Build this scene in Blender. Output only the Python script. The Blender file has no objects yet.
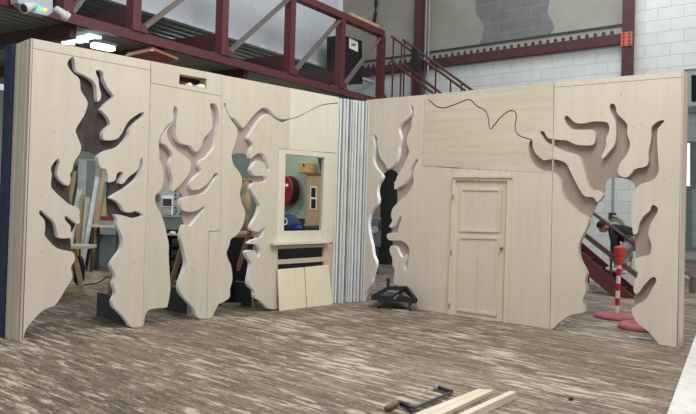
import bpy, bmesh, math, random
from mathutils import Vector, Matrix
from mathutils.geometry import tessellate_polygon
random.seed(7)
scn = bpy.context.scene
COL = scn.collection
# ------------------------------------------------------------------ camera
F, PITCH, ROLL, CY, EYE = 731.3, 0.0189, 0.029, 188.2, 1.70
cp, sp, cr, sr = math.cos(PITCH), math.sin(PITCH), math.cos(ROLL), math.sin(ROLL)
FWD = Vector((0, cp, sp)); UP0 = Vector((0, -sp, cp)); RT0 = Vector((1, 0, 0))
RIGHT = RT0 * cr + UP0 * sr; UP = UP0 * cr - RT0 * sr
cam = bpy.data.objects.new('camera', bpy.data.cameras.new('camera')); COL.objects.link(cam)
cam.data.sensor_width = 36; cam.data.lens = F * 36 / 696; cam.data.shift_y = -(207 - CY) / 696
m = Matrix((RIGHT, UP, -FWD)).transposed().to_4x4(); m.translation = (0, 0, EYE)
cam.matrix_world = m; cam.data.clip_end = 200; scn.camera = cam
EYEV = Vector((0, 0, EYE))
def ray(px, py):
    return FWD + RIGHT * ((px - 348) / F) - UP * ((py - CY) / F)
def fl(px, py, z=0.0):                       # point of a horizontal plane seen at a pixel of the photograph
    r = ray(px, py); return EYEV + r * ((z - EYE) / r.z)
def at(px, py, Y):
    r = ray(px, py); return EYEV + r * (Y / r.y)
# ------------------------------------------------------------------ vertical planes of the place
AL = 0.7378
CORNER = Vector((0.236, 12.709))
DL = Vector((-math.sin(AL), -math.cos(AL)))  # along the left run of flats, from the corner to its near end
DR = Vector((math.cos(AL), -math.sin(AL)))   # along the right run of flats
class Plane:
    def __init__(s, base, d, n):
        s.b = Vector(base); s.d = Vector(d).normalized(); s.n = Vector(n).normalized()
    def hit(s, px, py, n=0.0):
        r = ray(px, py); r2 = Vector((r.x, r.y)); b = s.b - s.n * n
        t = b.dot(s.n) / r2.dot(s.n); p = EYEV + r * t
        return ((Vector((p.x, p.y)) - b).dot(s.d), p.z)
    def pt(s, a, z, n=0.0):
        p = s.b + s.d * a - s.n * n; return Vector((p.x, p.y, z))
    def off(s, n): return Plane(s.b - s.n * n, s.d, s.n)
LW = Plane(CORNER, DL, DR)
RW = Plane(CORNER, DR, DL)
BK = Plane(CORNER - DL * 7.0, DR, DL)        # block wall of the hall
M0 = Vector((-4.85, 10.56)); MD = Vector((4.63, 7.54)).normalized(); MN = Vector((MD.y, -MD.x))
MZ = Plane(M0, MD, MN)                       # front edge of the mezzanine
q = fl(634, 299); SW = Plane((q.x, q.y), DR, DL)   # near side of the staircase
def FR(Y): return Plane((0, Y), (1, 0), (0, -1))
PR = Plane((-1.4, 18.2), DR, DL)             # pale green partition
# ------------------------------------------------------------------ materials
def nodes(name):
    m = bpy.data.materials.new(name); m.use_nodes = True
    nt = m.node_tree; b = nt.nodes['Principled BSDF']; return m, nt, b
def lin(c):
    return tuple(((v / 255) / 12.92 if v <= 10 else (((v / 255) + .055) / 1.055) ** 2.4) for v in c) + (1,)
def N(nt, t, **k):
    n = nt.nodes.new(t)
    for a, v in k.items(): setattr(n, a, v)
    return n
def coords(nt, scale=(1, 1, 1), du=None, dv=None):
    g = N(nt, 'ShaderNodeNewGeometry'); L = nt.links.new
    if du is None:
        mp = N(nt, 'ShaderNodeVectorMath', operation='MULTIPLY'); L(g.outputs['Position'], mp.inputs[0]); mp.inputs[1].default_value = scale
        return mp.outputs[0]
    a = N(nt, 'ShaderNodeVectorMath', operation='DOT_PRODUCT'); L(g.outputs['Position'], a.inputs[0]); a.inputs[1].default_value = du
    b = N(nt, 'ShaderNodeVectorMath', operation='DOT_PRODUCT'); L(g.outputs['Position'], b.inputs[0]); b.inputs[1].default_value = dv
    c = N(nt, 'ShaderNodeCombineXYZ'); L(a.outputs['Value'], c.inputs[0]); L(b.outputs['Value'], c.inputs[1])
    mp = N(nt, 'ShaderNodeVectorMath', operation='MULTIPLY'); L(c.outputs[0], mp.inputs[0]); mp.inputs[1].default_value = scale
    return mp.outputs[0]
def ramp(nt, src, stops):
    r = N(nt, 'ShaderNodeValToRGB'); nt.links.new(src, r.inputs[0])
    e = r.color_ramp.elements
    while len(e) < len(stops): e.new(.5)
    for i, (p, c) in enumerate(stops): e[i].position = p; e[i].color = c if len(c) == 4 else lin(c)
    return r.outputs[0]
def mixc(nt, fac, a, b, mode='MIX'):
    x = N(nt, 'ShaderNodeMix', data_type='RGBA', blend_type=mode)
    for s, v in ((x.inputs[0], fac), (x.inputs[6], a), (x.inputs[7], b)):
        if hasattr(v, 'is_output'): nt.links.new(v, s)
        else: s.default_value = v
    return x.outputs[2]
def noise(nt, vec, scale, detail=3, rough=.5):
    n = N(nt, 'ShaderNodeTexNoise'); nt.links.new(vec, n.inputs['Vector']); n.inputs['Scale'].default_value = scale
    n.inputs['Detail'].default_value = detail; n.inputs['Roughness'].default_value = rough; return n.outputs[0]
def bump(nt, b, h, s=.2, d=.01):
    n = N(nt, 'ShaderNodeBump'); n.inputs['Strength'].default_value = s; n.inputs['Distance'].default_value = d
    nt.links.new(h, n.inputs['Height']); nt.links.new(n.outputs[0], b.inputs['Normal'])
def plain(name, c, rough=.6, metal=0, var=.12, scale=6):
    m, nt, b = nodes(name); v = noise(nt, coords(nt), scale, 4)
    d = tuple(max(0, x * (1 - var)) for x in lin(c)[:3]) + (1,); e = tuple(min(1, x * (1 + var)) for x in lin(c)[:3]) + (1,)
    nt.links.new(ramp(nt, v, [(.3, d), (.7, e)]), b.inputs['Base Color'])
    b.inputs['Roughness'].default_value = rough; b.inputs['Metallic'].default_value = metal; return m
def wood(name, c, dark, axis='z', rough=.65, dots=True, amount=1.0):
    m, nt, b = nodes(name)
    sc = {'z': (7, 7, .7), 'x': (.6, .6, 9)}[axis]
    g = noise(nt, coords(nt, sc), 1.5, 5, .6); big = noise(nt, coords(nt), .9, 3)
    col = ramp(nt, g, [(.25, dark), (.62, c)])
    col = mixc(nt, .35 * amount, col, ramp(nt, big, [(.3, dark), (.7, c)]))
    if dots:                                  # screw and nail heads
        v = N(nt, 'ShaderNodeTexVoronoi'); nt.links.new(coords(nt), v.inputs['Vector']); v.inputs['Scale'].default_value = 13
        dot = N(nt, 'ShaderNodeMath', operation='LESS_THAN'); nt.links.new(v.outputs['Distance'], dot.inputs[0]); dot.inputs[1].default_value = .1
        msk = N(nt, 'ShaderNodeMath', operation='GREATER_THAN'); nt.links.new(noise(nt, coords(nt), 2.3, 2), msk.inputs[0]); msk.inputs[1].default_value = .5
        mu = N(nt, 'ShaderNodeMath', operation='MULTIPLY'); nt.links.new(dot.outputs[0], mu.inputs[0]); nt.links.new(msk.outputs[0], mu.inputs[1])
        mu2 = N(nt, 'ShaderNodeMath', operation='MULTIPLY'); nt.links.new(mu.outputs[0], mu2.inputs[0]); mu2.inputs[1].default_value = .75
        col = mixc(nt, mu2.outputs[0], col, lin((105, 92, 78)))
    nt.links.new(col, b.inputs['Base Color']); b.inputs['Roughness'].default_value = rough
    bump(nt, b, g, .08, .004); return m
def blocks(name, c, mortar, bw, bh, du=(DR.x, DR.y, 0), var=14, ms=.012):
    m, nt, b = nodes(name); v = coords(nt, (1, 1, 1), du, (0, 0, 1))
    t = N(nt, 'ShaderNodeTexBrick'); nt.links.new(v, t.inputs['Vector'])
    t.inputs['Scale'].default_value = 1; t.inputs['Brick Width'].default_value = bw; t.inputs['Row Height'].default_value = bh
    t.inputs['Mortar Size'].default_value = ms; t.inputs['Mortar Smooth'].default_value = .3; t.inputs['Bias'].default_value = 0
    t.inputs['Color1'].default_value = lin(c); t.inputs['Color2'].default_value = lin(tuple(max(0, x - var) for x in c)); t.inputs['Mortar'].default_value = lin(mortar)
    n = noise(nt, coords(nt), 3, 6, .65)
    col = mixc(nt, .5, t.outputs['Color'], ramp(nt, n, [(.3, tuple(x - 22 for x in c)), (.7, c)]))
    nt.links.new(col, b.inputs['Base Color']); b.inputs['Roughness'].default_value = .75
    inv = N(nt, 'ShaderNodeMath', operation='SUBTRACT'); inv.inputs[0].default_value = 1; nt.links.new(t.outputs['Fac'], inv.inputs[1])
    bump(nt, b, inv.outputs[0], .5, .01); return m
def emit(name, c, s):
    m, nt, b = nodes(name); b.inputs['Base Color'].default_value = lin(c); b.inputs['Emission Color'].default_value = lin(c); b.inputs['Emission Strength'].default_value = s; return m
def floor_mat():
    m, nt, b = nodes('worn floorboards'); L = nt.links.new
    du, dv = (DR.x, DR.y, 0), (DL.x, DL.y, 0)
    def V(a, c): return coords(nt, (a, c, 1), du, dv)
    def rng(src, lo, hi, a, c):
        mr = N(nt, 'ShaderNodeMapRange'); L(src, mr.inputs[0])
        for k, x in zip((1, 2, 3, 4), (lo, hi, a, c)): mr.inputs[k].default_value = x
        return mr.outputs[0]
    def mul(a, c):
        n = N(nt, 'ShaderNodeMath', operation='MULTIPLY'); L(a, n.inputs[0]); L(c, n.inputs[1]); return n.outputs[0]
    t = N(nt, 'ShaderNodeTexBrick'); L(V(1, 1), t.inputs['Vector']); t.inputs['Scale'].default_value = 1
    t.inputs['Brick Width'].default_value = .55; t.inputs['Row Height'].default_value = .08; t.inputs['Mortar Size'].default_value = .006
    t.inputs['Color1'].default_value = lin((160, 142, 122)); t.inputs['Color2'].default_value = lin((76, 62, 50)); t.inputs['Mortar'].default_value = lin((66, 56, 49))
    tone = ramp(nt, noise(nt, V(1, 1), .55, 5, .65), [(.32, (72, 58, 47)), (.5, (114, 94, 77)), (.7, (142, 124, 105))])
    col = mixc(nt, .45, t.outputs['Color'], tone)
    grain = noise(nt, V(2.2, 22), 1.4, 6, .75)
    col = mixc(nt, rng(grain, .48, .62, 0, .85), col, lin((52, 42, 34)))
    st = noise(nt, V(2.2, 14), 1.0, 7, .72); patch = noise(nt, V(.9, 1.4), .7, 4, .65)
    ad = N(nt, 'ShaderNodeMath', operation='MULTIPLY_ADD'); L(patch, ad.inputs[0]); ad.inputs[1].default_value = .4; L(st, ad.inputs[2])
    col = mixc(nt, rng(ad.outputs[0], .72, .82, 0, .8), col, lin((206, 194, 176)))
    fine = noise(nt, V(8, 30), 2.2, 5, .7)
    col = mixc(nt, rng(fine, .52, .64, 0, .45), col, lin((196, 184, 168)))
    L(col, b.inputs['Base Color']); b.inputs['Roughness'].default_value = .6
    bump(nt, b, st, .15, .005); return m
PLY = wood('primed plywood', (210, 200, 186), (196, 185, 170), amount=1.4)
PLYB = wood('primed plywood greyer sheet', (205, 197, 180), (191, 182, 164), amount=1.4)
PLYH = wood('plywood with level grain', (205, 196, 177), (184, 174, 155), 'x')
PLYW = wood('cream plywood', (216, 210, 194), (206, 198, 180), dots=False)
PLYC = wood('cream birch board', (232, 223, 198), (222, 211, 182), dots=False)
PLYN = wood('bare pale plywood', (212, 202, 183), (198, 186, 165), dots=False)
EDGE = plain('white edging strip', (238, 236, 238), .5, 0, .08)
EDGEB = wood('raw cut edge', (184, 168, 152), (166, 149, 134), dots=False)
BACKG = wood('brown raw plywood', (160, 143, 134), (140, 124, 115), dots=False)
BACK = wood('raw pink plywood', (172, 155, 147), (154, 137, 128), dots=False)
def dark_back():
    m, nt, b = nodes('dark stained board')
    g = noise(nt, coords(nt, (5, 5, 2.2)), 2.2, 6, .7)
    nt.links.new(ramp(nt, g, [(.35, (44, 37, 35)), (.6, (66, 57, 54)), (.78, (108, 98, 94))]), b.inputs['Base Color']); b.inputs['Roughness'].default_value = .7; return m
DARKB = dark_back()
TIMB = wood('raw timber', (196, 170, 132), (164, 136, 100), dots=False)
TIMP = wood('pink timber', (200, 182, 168), (182, 162, 148), dots=False)
PALE = wood('planed pale timber', (220, 210, 190), (200, 186, 162), 'x', dots=False)
TANP = wood('tan timber', (184, 160, 128), (160, 134, 104), dots=False)
MAROON = plain('maroon steel paint', (92, 42, 46), .5)
MAROOND = plain('dark maroon steel paint', (72, 40, 44), .5)
ANGLE = plain('grey brown angle iron', (118, 104, 100), .5, .2)
GREY = plain('grey metal', (140, 148, 146), .5, .1)
LGREY = plain('light grey metal', (206, 208, 210), .5)
CLAD = plain('pale grey cladding', (196, 200, 208), .55, 0, .04, .7)
BLACK = plain('black paint', (26, 27, 30), .5)
DARKG = plain('charcoal paint', (50, 54, 56), .6)
STEEL = plain('bright steel', (190, 192, 194), .3, .8)
GREEN = plain('pale green wall paint', (150, 172, 154), .7, 0, .1, 1.5)
GDARK = plain('grey green door paint', (82, 102, 95), .6)
GWALL = plain('grey workshop wall', (150, 164, 160), .7, 0, .1, 1.2)
PLAST = plain('grey plaster', (146, 144, 134), .9, 0, .12, 1.2)
BLOCKW = blocks('white painted blockwork', (208, 213, 211), (168, 173, 171), .56, .27, var=12)
BLOCKG = blocks('grey bare blockwork', (116, 117, 116), (136, 136, 132), .62, .27)
RED = plain('red plastic', (200, 34, 30), .45); REDD = plain('dark red reel', (132, 24, 30), .4)
ORANGE = plain('red orange plastic', (206, 62, 42), .5); ORP = plain('orange primer', (180, 88, 66), .6)
PINK = plain('faded red rubber', (178, 100, 104), .6); WHITE = plain('white paint', (232, 232, 230), .5, 0, .04)
BLUE = plain('navy blue cloth', (40, 52, 78), .85); BLUEB = plain('bright blue plastic', (30, 66, 160), .5)
GREENBK = plain('blackish green plastic', (26, 44, 42), .5)
DECK = plain('grey corrugated deck', (150, 160, 156), .5, .2)
WICK = plain('tan wicker', (176, 150, 100), .8, 0, .3, 30)
LILAC = plain('lilac panel', (176, 168, 172), .5)
GLASSD = plain('dark window glass', (34, 44, 60), .15)
FROST = plain('frosted greenish glazing', (176, 196, 192), .3)
SKIN = plain('skin', (196, 148, 126), .6); HAIR = plain('black hair', (22, 18, 18), .6)
JERSEY = plain('black cotton', (24, 23, 26), .9); JEAN = plain('light grey denim', (150, 154, 162), .9)
FLOOR = floor_mat()
STREAK = plain('worn blue floor paint', (112, 124, 146), .6)
def ribs_mat():
    return plain('pale grey slat paint', (206, 208, 210), .5, 0, .05)
SLAT = ribs_mat()
# ------------------------------------------------------------------ mesh helpers
def quadface(bm, vs, mi=0):
    try:
        f = bm.faces.new(vs); f.material_index = mi; return f
    except ValueError: return None
def smooth(pts, sub=3):                       # Catmull-Rom through traced points; a third value marks a sharp corner
    n = len(pts); out = []
    for i in range(n):
        p1 = pts[i]; p2 = pts[(i + 1) % n]
        out.append((p1[0], p1[1]))
        if len(p1) > 2 and len(p2) > 2: continue
        p0 = pts[i - 1] if len(p1) == 2 else p1
        p3 = pts[(i + 2) % n] if len(p2) == 2 else p2
        for k in range(1, sub):
            t = k / sub
            v = []
            for a in (0, 1):
                v.append(.5 * (2 * p1[a] + (p2[a] - p0[a]) * t + (2 * p0[a] - 5 * p1[a] + 4 * p2[a] - p3[a]) * t * t + (-p0[a] + 3 * p1[a] - 3 * p2[a] + p3[a]) * t ** 3))
            out.append(tuple(v))
    return out
def prism2(bm, pl, loops, n0, n1, side=0):    # loops of (s, z): outline then holes
    for i, l in enumerate(loops):
        c = []
        for p in l:
            if not c or (abs(p[0] - c[-1][0]) + abs(p[1] - c[-1][1])) > 1e-4: c.append(p)
        loops[i] = c
    tri = tessellate_polygon([[Vector((a, z, 0)) for a, z in l] for l in loops])
    flat = [p for l in loops for p in l]
    fr = [bm.verts.new(pl.pt(a, z, n0)) for a, z in flat]; bk = [bm.verts.new(pl.pt(a, z, n1)) for a, z in flat]
    for t in tri:
        quadface(bm, [fr[i] for i in t]); quadface(bm, [bk[i] for i in reversed(t)])
    o = 0
    for l in loops:
        k = len(l)
        for i in range(k):
            j = (i + 1) % k; quadface(bm, [fr[o + i], fr[o + j], bk[o + j], bk[o + i]], side)
        o += k
    bmesh.ops.recalc_face_normals(bm, faces=bm.faces[:])
def tr(pl, pts, n=0.0, sub=3, floor=False):   # traced pixels -> (s, z) on the plane
    r = [pl.hit(x, y, n) for x, y in smooth(pts, sub)]
    return [(a, max(z, 0.002)) for a, z in r] if floor else r
def sharp(pts): return [(x, y, 1) for x, y in pts]
def prism(bm, pl, pts, n0, n1, holes=(), side=0, sub=3, ntr=None):
    n = n0 if ntr is None else ntr
    prism2(bm, pl, [tr(pl, pts, n, sub, True)] + [tr(pl, h, n, sub) for h in holes], n0, n1, side); return bm
def box(bm, c, size, rz=0.0, mi=0, M=None):
    mt = Matrix.Translation(c) @ (M.to_4x4() if M else Matrix.Rotation(rz, 4, 'Z')) @ Matrix.Diagonal((*size, 1))
    r = bmesh.ops.create_cube(bm, size=1, matrix=mt)
    for v in r['verts']:
        for f in v.link_faces: f.material_index = mi
    return bm
def bar(bm, a, b, w, h, upv=(0, 0, 1)):       # rectangular bar from a to b
    a, b = Vector(a), Vector(b); d = (b - a); L = d.length; d.normalize()
    u = Vector(upv); s = d.cross(u)
    if s.length < 1e-3: s = d.cross(Vector((1, 0, 0)))
    s.normalize(); u = s.cross(d)
    return box(bm, (a + b) / 2, (L, w, h), M=Matrix((d, s, u)).transposed())
def tube(bm, pts, r, seg=8):
    pts = [Vector(p) for p in pts]; rings = []
    for i, p in enumerate(pts):
        d = (pts[min(i + 1, len(pts) - 1)] - pts[max(i - 1, 0)]).normalized()
        a = d.cross(Vector((0, 0, 1)))
        if a.length < .05: a = d.cross(Vector((1, 0, 0)))
        a.normalize(); b = d.cross(a); rr = r[i] if isinstance(r, (list, tuple)) else r
        rings.append([bm.verts.new(p + (a * math.cos(t) + b * math.sin(t)) * rr) for t in [2 * math.pi * k / seg for k in range(seg)]])
    for x, y in zip(rings, rings[1:]):
        for k in range(seg): quadface(bm, [x[k], x[(k + 1) % seg], y[(k + 1) % seg], y[k]])
    quadface(bm, rings[0]); quadface(bm, rings[-1][::-1])
    bmesh.ops.recalc_face_normals(bm, faces=bm.faces[:]); return bm
def lathe(bm, c, prof, axis=(0, 0, 1), seg=24):
    ax = Vector(axis).normalized(); a = ax.cross(Vector((0, 0, 1)))
    if a.length < .05: a = Vector((1, 0, 0))
    a.normalize(); b = ax.cross(a); rings = []; c = Vector(c)
    for r, z in prof:
        rings.append([bm.verts.new(c + ax * z + (a * math.cos(t) + b * math.sin(t)) * max(r, 1e-4)) for t in [2 * math.pi * k / seg for k in range(seg)]])
    for x, y in zip(rings, rings[1:]):
        for k in range(seg): quadface(bm, [x[k], x[(k + 1) % seg], y[(k + 1) % seg], y[k]])
    quadface(bm, rings[0]); quadface(bm, rings[-1][::-1])
    bmesh.ops.recalc_face_normals(bm, faces=bm.faces[:]); return bm
WL = {}
def B(): return bmesh.new()
def obj(name, bm, mats, parent=None, label=None, bev=0, shade=False):
    me = bpy.data.meshes.new(name)
    lo = Vector([min(v.co[i] for v in bm.verts) for i in range(3)]); hi = Vector([max(v.co[i] for v in bm.verts) for i in range(3)])
    c = (lo + hi) / 2
    if parent is None: c.z = lo.z
    for v in bm.verts: v.co -= c
    if shade:
        for f in bm.faces: f.smooth = True
    bm.to_mesh(me); bm.free()
    for mt in (mats if isinstance(mats, (list, tuple)) else [mats]): me.materials.append(mt)
    o = bpy.data.objects.new(name, me); COL.objects.link(o)
    if parent: o.parent = parent; o.location = c - WL[parent.name]
    else: o.location = c
    WL[o.name] = c.copy()
    if label: o['label'] = label
    if bev:
        b = o.modifiers.new('bevel', 'BEVEL'); b.width = bev; b.segments = 2; b.limit_method = 'ANGLE'
    return o
def thing(name, label, cat, loc, group=None):
    o = bpy.data.objects.new(name, None); COL.objects.link(o); o.location = loc; WL[o.name] = Vector(loc); o.empty_display_size = .1
    return tag(o, label, cat, group)
def tag(o, label, cat, group=None):
    o['label'] = label; o['category'] = cat
    if group: o['group'] = group
    return o
def struct(o): o['kind'] = 'structure'; return o
# ------------------------------------------------------------------ setting
bm = B(); box(bm, (2, 14, -.05), (50, 44, .1)); struct(obj('floor', bm, FLOOR))
def wallrect(name, pl, a0, a1, z0, z1, mat, n0=0, n1=.2):
    bm = B(); prism2(bm, pl, [[(a0, z0), (a1, z0), (a1, z1), (a0, z1)]], n0, n1); return struct(obj(name, bm, mat))
sC = BK.hit(627, 60)[0]; zb = BK.hit(520, 53)[1]
sW = BK.hit(687, 80)[0]
wallrect('wall_back', BK, -9, sC, 0, zb, BLOCKW)
wallrect('wall_back_upper', BK, -9, sC, zb, 9, PLAST)
sE = BK.hit(681, 200)[0]
wallrect('wall_right', BK, sC, sE, 0, 9, BLOCKW)
zL_ = BK.hit(690, 69)[1]
wallrect('wall_right_upper', BK, sE, sE + 8, zL_, 9, BLOCKW)
B2 = BK.off(11)
wallrect('wall_far', B2, B2.hit(660, 200)[0], B2.hit(660, 200)[0] + 12, 0, 9, BLOCKW)
W0 = Plane((-6.6, 18.8), MD, MN)
wallrect('wall_left', W0, -6, 9, 0, 4.02, GWALL)
wallrect('wall_rear', PR, -1.9, .9, 0, 4.02, GREEN)
bm = B(); prism(bm, BK, [(478, 47, 1), (483, 34), (484, 24), (476, 10), (478, -14, 1), (545, -18, 1), (549, 0), (547, 12), (554, 26), (549, 33), (546, 38, 1)], -.02, .02); o = obj('trim_1', bm, BLOCKG); struct(o)
# ------------------------------------------------------------------ hall steel
zlo = BK.hit(520, 56, -.16)[1]; zhi = BK.hit(520, 47, -.16)[1]
s0, s1 = BK.hit(392, 60)[0] - 1.5, BK.hit(621.5, 40, -.3)[0] - .005
t = thing('steel_beam', 'long maroon steel beam fixed across the block wall below a toothed deck edge', 'beam', BK.pt((s0 + s1) / 2, zlo, -.1))
bm = B(); prism2(bm, BK, [[(s0, zlo), (s1, zlo), (s1, zhi), (s0, zhi)]], -.16, -.021); obj('web', bm, MAROOND, t)
zt = BK.hit(520, 40.5, -.12)[1]
bm = B(); prism2(bm, BK, [[(s0, zhi), (s1, zhi), (s1, zt), (s0, zt)]], -.12, -.021); obj('deck_edge', bm, PLAST, t, 'pale concrete deck edge')
bm = B(); prism2(bm, BK, [[(s0, zt), (s1, zt), (s1, zt + .05), (s0, zt + .05)]], -.15, -.021); obj('cap_strip', bm, DARKG, t, 'thin dark capping strip')
k = 0; bm = B(); a = s0 + .1
while a < s1 - .1:
    lathe(bm, BK.pt(a, zhi + .05, -.121), [(.05, 0), (.05, .006)], (DL.x, DL.y, 0), 10); a += .2
obj('deck_notches', bm, DARKG, t)['kind'] = 'stuff'
def column(x0, x1, label, orange=None):
    a, b2 = BK.hit(x0, 40, -.3)[0], BK.hit(x1, 40, -.3)[0]
    t = thing('steel_column', label, 'column', BK.pt((a + b2) / 2, 0, -.15))
    zf = BK.hit(627, 100)[1] if orange else 0
    bm = B(); prism2(bm, BK, [[(a, zf), (b2, zf), (b2, 8), (a, 8)]], -.3, -.165)
    obj('shaft', bm, MAROOND, t)
    if orange:
        z0, z1 = BK.hit(627, 46, -.31)[1], BK.hit(627, 32, -.31)[1]
        bm = B(); prism2(bm, BK, [[(a - .01, z0), (b2 + .01, z0), (b2 + .01, z1), (a - .01, z1)]], -.325, -.301)
        pl = obj('joint_plate', bm, ORP, t, 'orange primed joint plate')
        for u in (.22, .78):
            for v in (.12, .37, .63, .88):
                bm = B(); lathe(bm, BK.pt(a + (b2 - a) * u, z0 + (z1 - z0) * v, -.326), [(.018, 0), (.018, .015)], (DL.x, DL.y, 0), 8); obj('bolt', bm, MAROOND, pl)
column(621.8, 632, 'maroon steel column with an orange joint plate between white block walls', 1)
column(413.6, 421, 'dark maroon steel column rising behind the stair handrails')
t = thing('conduit_pipe', 'pair of thin grey conduits running down beside the column behind the stair handrails', 'pipe', BK.pt(BK.hit(426, 60)[0], 0, -.1))
for px in (425, 428.2):
    bm = B(); a = BK.hit(px, 60, -.22)[0]; tube(bm, [BK.pt(a, 0, -.22), BK.pt(a, 8, -.22)], .025); obj('pipe', bm, GREY, t)
a = BK.hit(613.5, 195)[0]; bm = B(); z = BK.hit(613.5, 214)[1]; tube(bm, [BK.pt(a, z, -.04), BK.pt(a, 3.9, -.04)], .025)
t = thing('wall_conduit', 'grey conduit on the white block wall seen through the right tree trunk', 'pipe', BK.pt(a, z, -.04))
obj('pipe', bm, GREY, t)
bm = B(); box(bm, BK.pt(a, z - .05, -.05), (.14, .08, .16), math.atan2(DR.y, DR.x)); obj('junction_box', bm, DARKG, t)
# right edge: windows in the block wall
def pxrect(x0, y0, x1, y1): return [(x0, y0, 1), (x1, y0, 1), (x1, y1, 1), (x0, y1, 1)]
bm = B(); prism(bm, B2, pxrect(688.5, 72, 760, 106), -.08, -.001, [pxrect(691, 75, 756, 102)]); w = struct(obj('window_1', bm, WHITE))
bm = B(); prism(bm, B2, pxrect(691.2, 75.3, 755.8, 101.7), -.03, -.0015); obj('pane', bm, GLASSD, w)
bm = B(); prism(bm, B2, pxrect(686.5, 108, 760, 112), -.14, -.001); o = struct(obj('trim_2', bm, GREY))
bm = B(); prism(bm, B2, pxrect(683, 141, 760, 250), -.06, -.001, [pxrect(685, 143, 690, 186), pxrect(691.5, 143, 756, 186), pxrect(691.5, 188.5, 756, 247)]); w = struct(obj('window_2', bm, GREY))
bm = B(); prism(bm, B2, pxrect(684.9, 142.9, 690.1, 186.1), -.03, -.0015); obj('pane', bm, emit('daylight pane', (226, 232, 240), 1.0), w)
bm = B(); prism(bm, B2, pxrect(691.4, 142.9, 756, 186.1), -.03, -.0015); obj('pane', bm, GREY, w)
bm = B(); prism(bm, B2, pxrect(691.4, 188.4, 756, 247), -.03, -.0015); obj('pane', bm, FROST, w)
# ------------------------------------------------------------------ mezzanine
ZC, ZT = 4.30, 6.20
sa, sb = -6.0, MZ.hit(381, 60)[0]
t = thing('mezzanine_truss', 'maroon steel lattice truss along the mezzanine edge above the left flats', 'truss', MZ.pt((sa + sb) / 2, ZC, 0))
bm = B(); prism2(bm, MZ, [[(sa, ZC + .04), (sb, ZC + .04), (sb, ZC + .2), (sa, ZC + .2)]], -.06, .06)
obj('lower_chord', bm, MAROON, t)
bm = B(); prism2(bm, MZ, [[(sa, ZT), (sb, ZT), (sb, ZT + .16), (sa, ZT + .16)]], -.1, .1); obj('upper_chord', bm, MAROON, t)
ups = [MZ.hit(x, y)[0] for x, y in ((-20, 10), (133.5, 20), (221.5, 40), (289, 60), (339.5, 70), (380.5, 70))]
ups.insert(1, (ups[0] + ups[1]) / 2)
for a in ups:
    bm = B(); prism2(bm, MZ, [[(a - .09, ZC + .2), (a + .09, ZC + .2), (a + .09, ZT), (a - .09, ZT)]], -.09, .09); obj('upright', bm, MAROON, t)
for a, b2 in zip(ups, ups[1:]):
    bm = B(); bar(bm, MZ.pt(a + .12, ZC + .22, -.0), MZ.pt(b2 - .1, ZT - .05, -.0), .07, .1, (MN.x, MN.y, 0)); obj('diagonal_brace', bm, ANGLE, t, 'grey brown diagonal brace')
for a in ups[2:]:
    bm = B(); prism2(bm, MZ, [[(a + .092, ZC + .2), (a + .26, ZC + .2), (a + .2, ZC + .32), (a + .092, ZC + .36)]], -.096, -.091); obj('gusset_plate', bm, MAROON, t)
def corrugated(name, pl, a0, a1, n0, n1, z, mat, pitch=.17, depth=.06, th=.03):
    bm = B(); n = n0; prof = []
    i = 0
    while n < n1:
        prof += [(n, 0), (n + pitch * .4, 0), (n + pitch * .5, depth), (n + pitch * .9, depth)]; n += pitch
    vs = [[bm.verts.new(pl.pt(a, z + h + d, n)) for n, h in prof] for a, d in ((a0, 0), (a1, 0), (a0, th), (a1, th))]
    for i in range(len(prof) - 1):
        quadface(bm, [vs[0][i], vs[0][i + 1], vs[1][i + 1], vs[1][i]]); quadface(bm, [vs[2][i], vs[2][i + 1], vs[3][i + 1], vs[3][i]])
        quadface(bm, [vs[0][i], vs[0][i + 1], vs[2][i + 1], vs[2][i]]); quadface(bm, [vs[1][i], vs[1][i + 1], vs[3][i + 1], vs[3][i]])
    for e in (0, -1): quadface(bm, [vs[0][e], vs[1][e], vs[3][e], vs[2][e]])
    bmesh.ops.recalc_face_normals(bm, faces=bm.faces[:]); return obj(name, bm, mat)
o = corrugated('mezzanine_deck', MZ, sa, sb - .1, .12, 7.5, ZC + .12, DECK, .22, .07)
tag(o, 'dark corrugated metal deck under the mezzanine floor behind the maroon truss', 'deck')
for i, (px, py) in enumerate(((78, 38), (166, 58), (250, 78))):
    a = MZ.hit(px, py)[0]; bm = B()
    bar(bm, MZ.pt(a, ZC - .02, .12), MZ.pt(a + .1, ZC - .02, 7), .12, .24)
    tag(obj('deck_joist', bm, MAROOND), ['maroon joist crossing under the deck above the leftmost flat', 'maroon joist crossing under the deck above the flat with the vent slot', 'maroon joist crossing under the deck above the window flat'][i], 'joist')
for i, a in enumerate(ups[2:6]):
    bm = B(); bar(bm, MZ.pt(a, ZC + .47, .1), MZ.pt(a, ZC + .47, 3.4), .14, .3)
    tag(obj('floor_joist', bm, MAROOND), ['dark maroon joist running back from the leftmost full truss upright', 'dark maroon joist running back from the second full truss upright', 'dark maroon joist running back from the third full truss upright', 'dark maroon joist running back from the fourth full truss upright'][i], 'joist', 'joists behind the truss uprights')
ZS = 5.35
CL = MZ.off(1.2); c0, c1 = CL.hit(90, 5)[0] - 3, CL.hit(336, 60)[0]
bm = B(); prism2(bm, CL, [[(c0, ZS), (c1, ZS), (c1, 9), (c0, 9)]], 0, .1)
o = obj('cladding_panel', bm, CLAD); tag(o, 'pale grey cladding wall behind the maroon truss', 'cladding')
a = c0 + .6
while a < c1:
    bm = B(); prism2(bm, CL, [[(a, ZS), (a + .012, ZS), (a + .012, 9), (a, 9)]], -.012, -.0005); obj('panel_joint', bm, LGREY, o); a += 1.15
bm = B(); prism2(bm, CL, [[(c0, ZS - .07), (CL.hit(374, 84)[0], ZS - .07), (CL.hit(374, 84)[0], ZS - .005), (c0, ZS - .005)]], -.05, .1); obj('base_rail', bm, LGREY, o)
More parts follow.
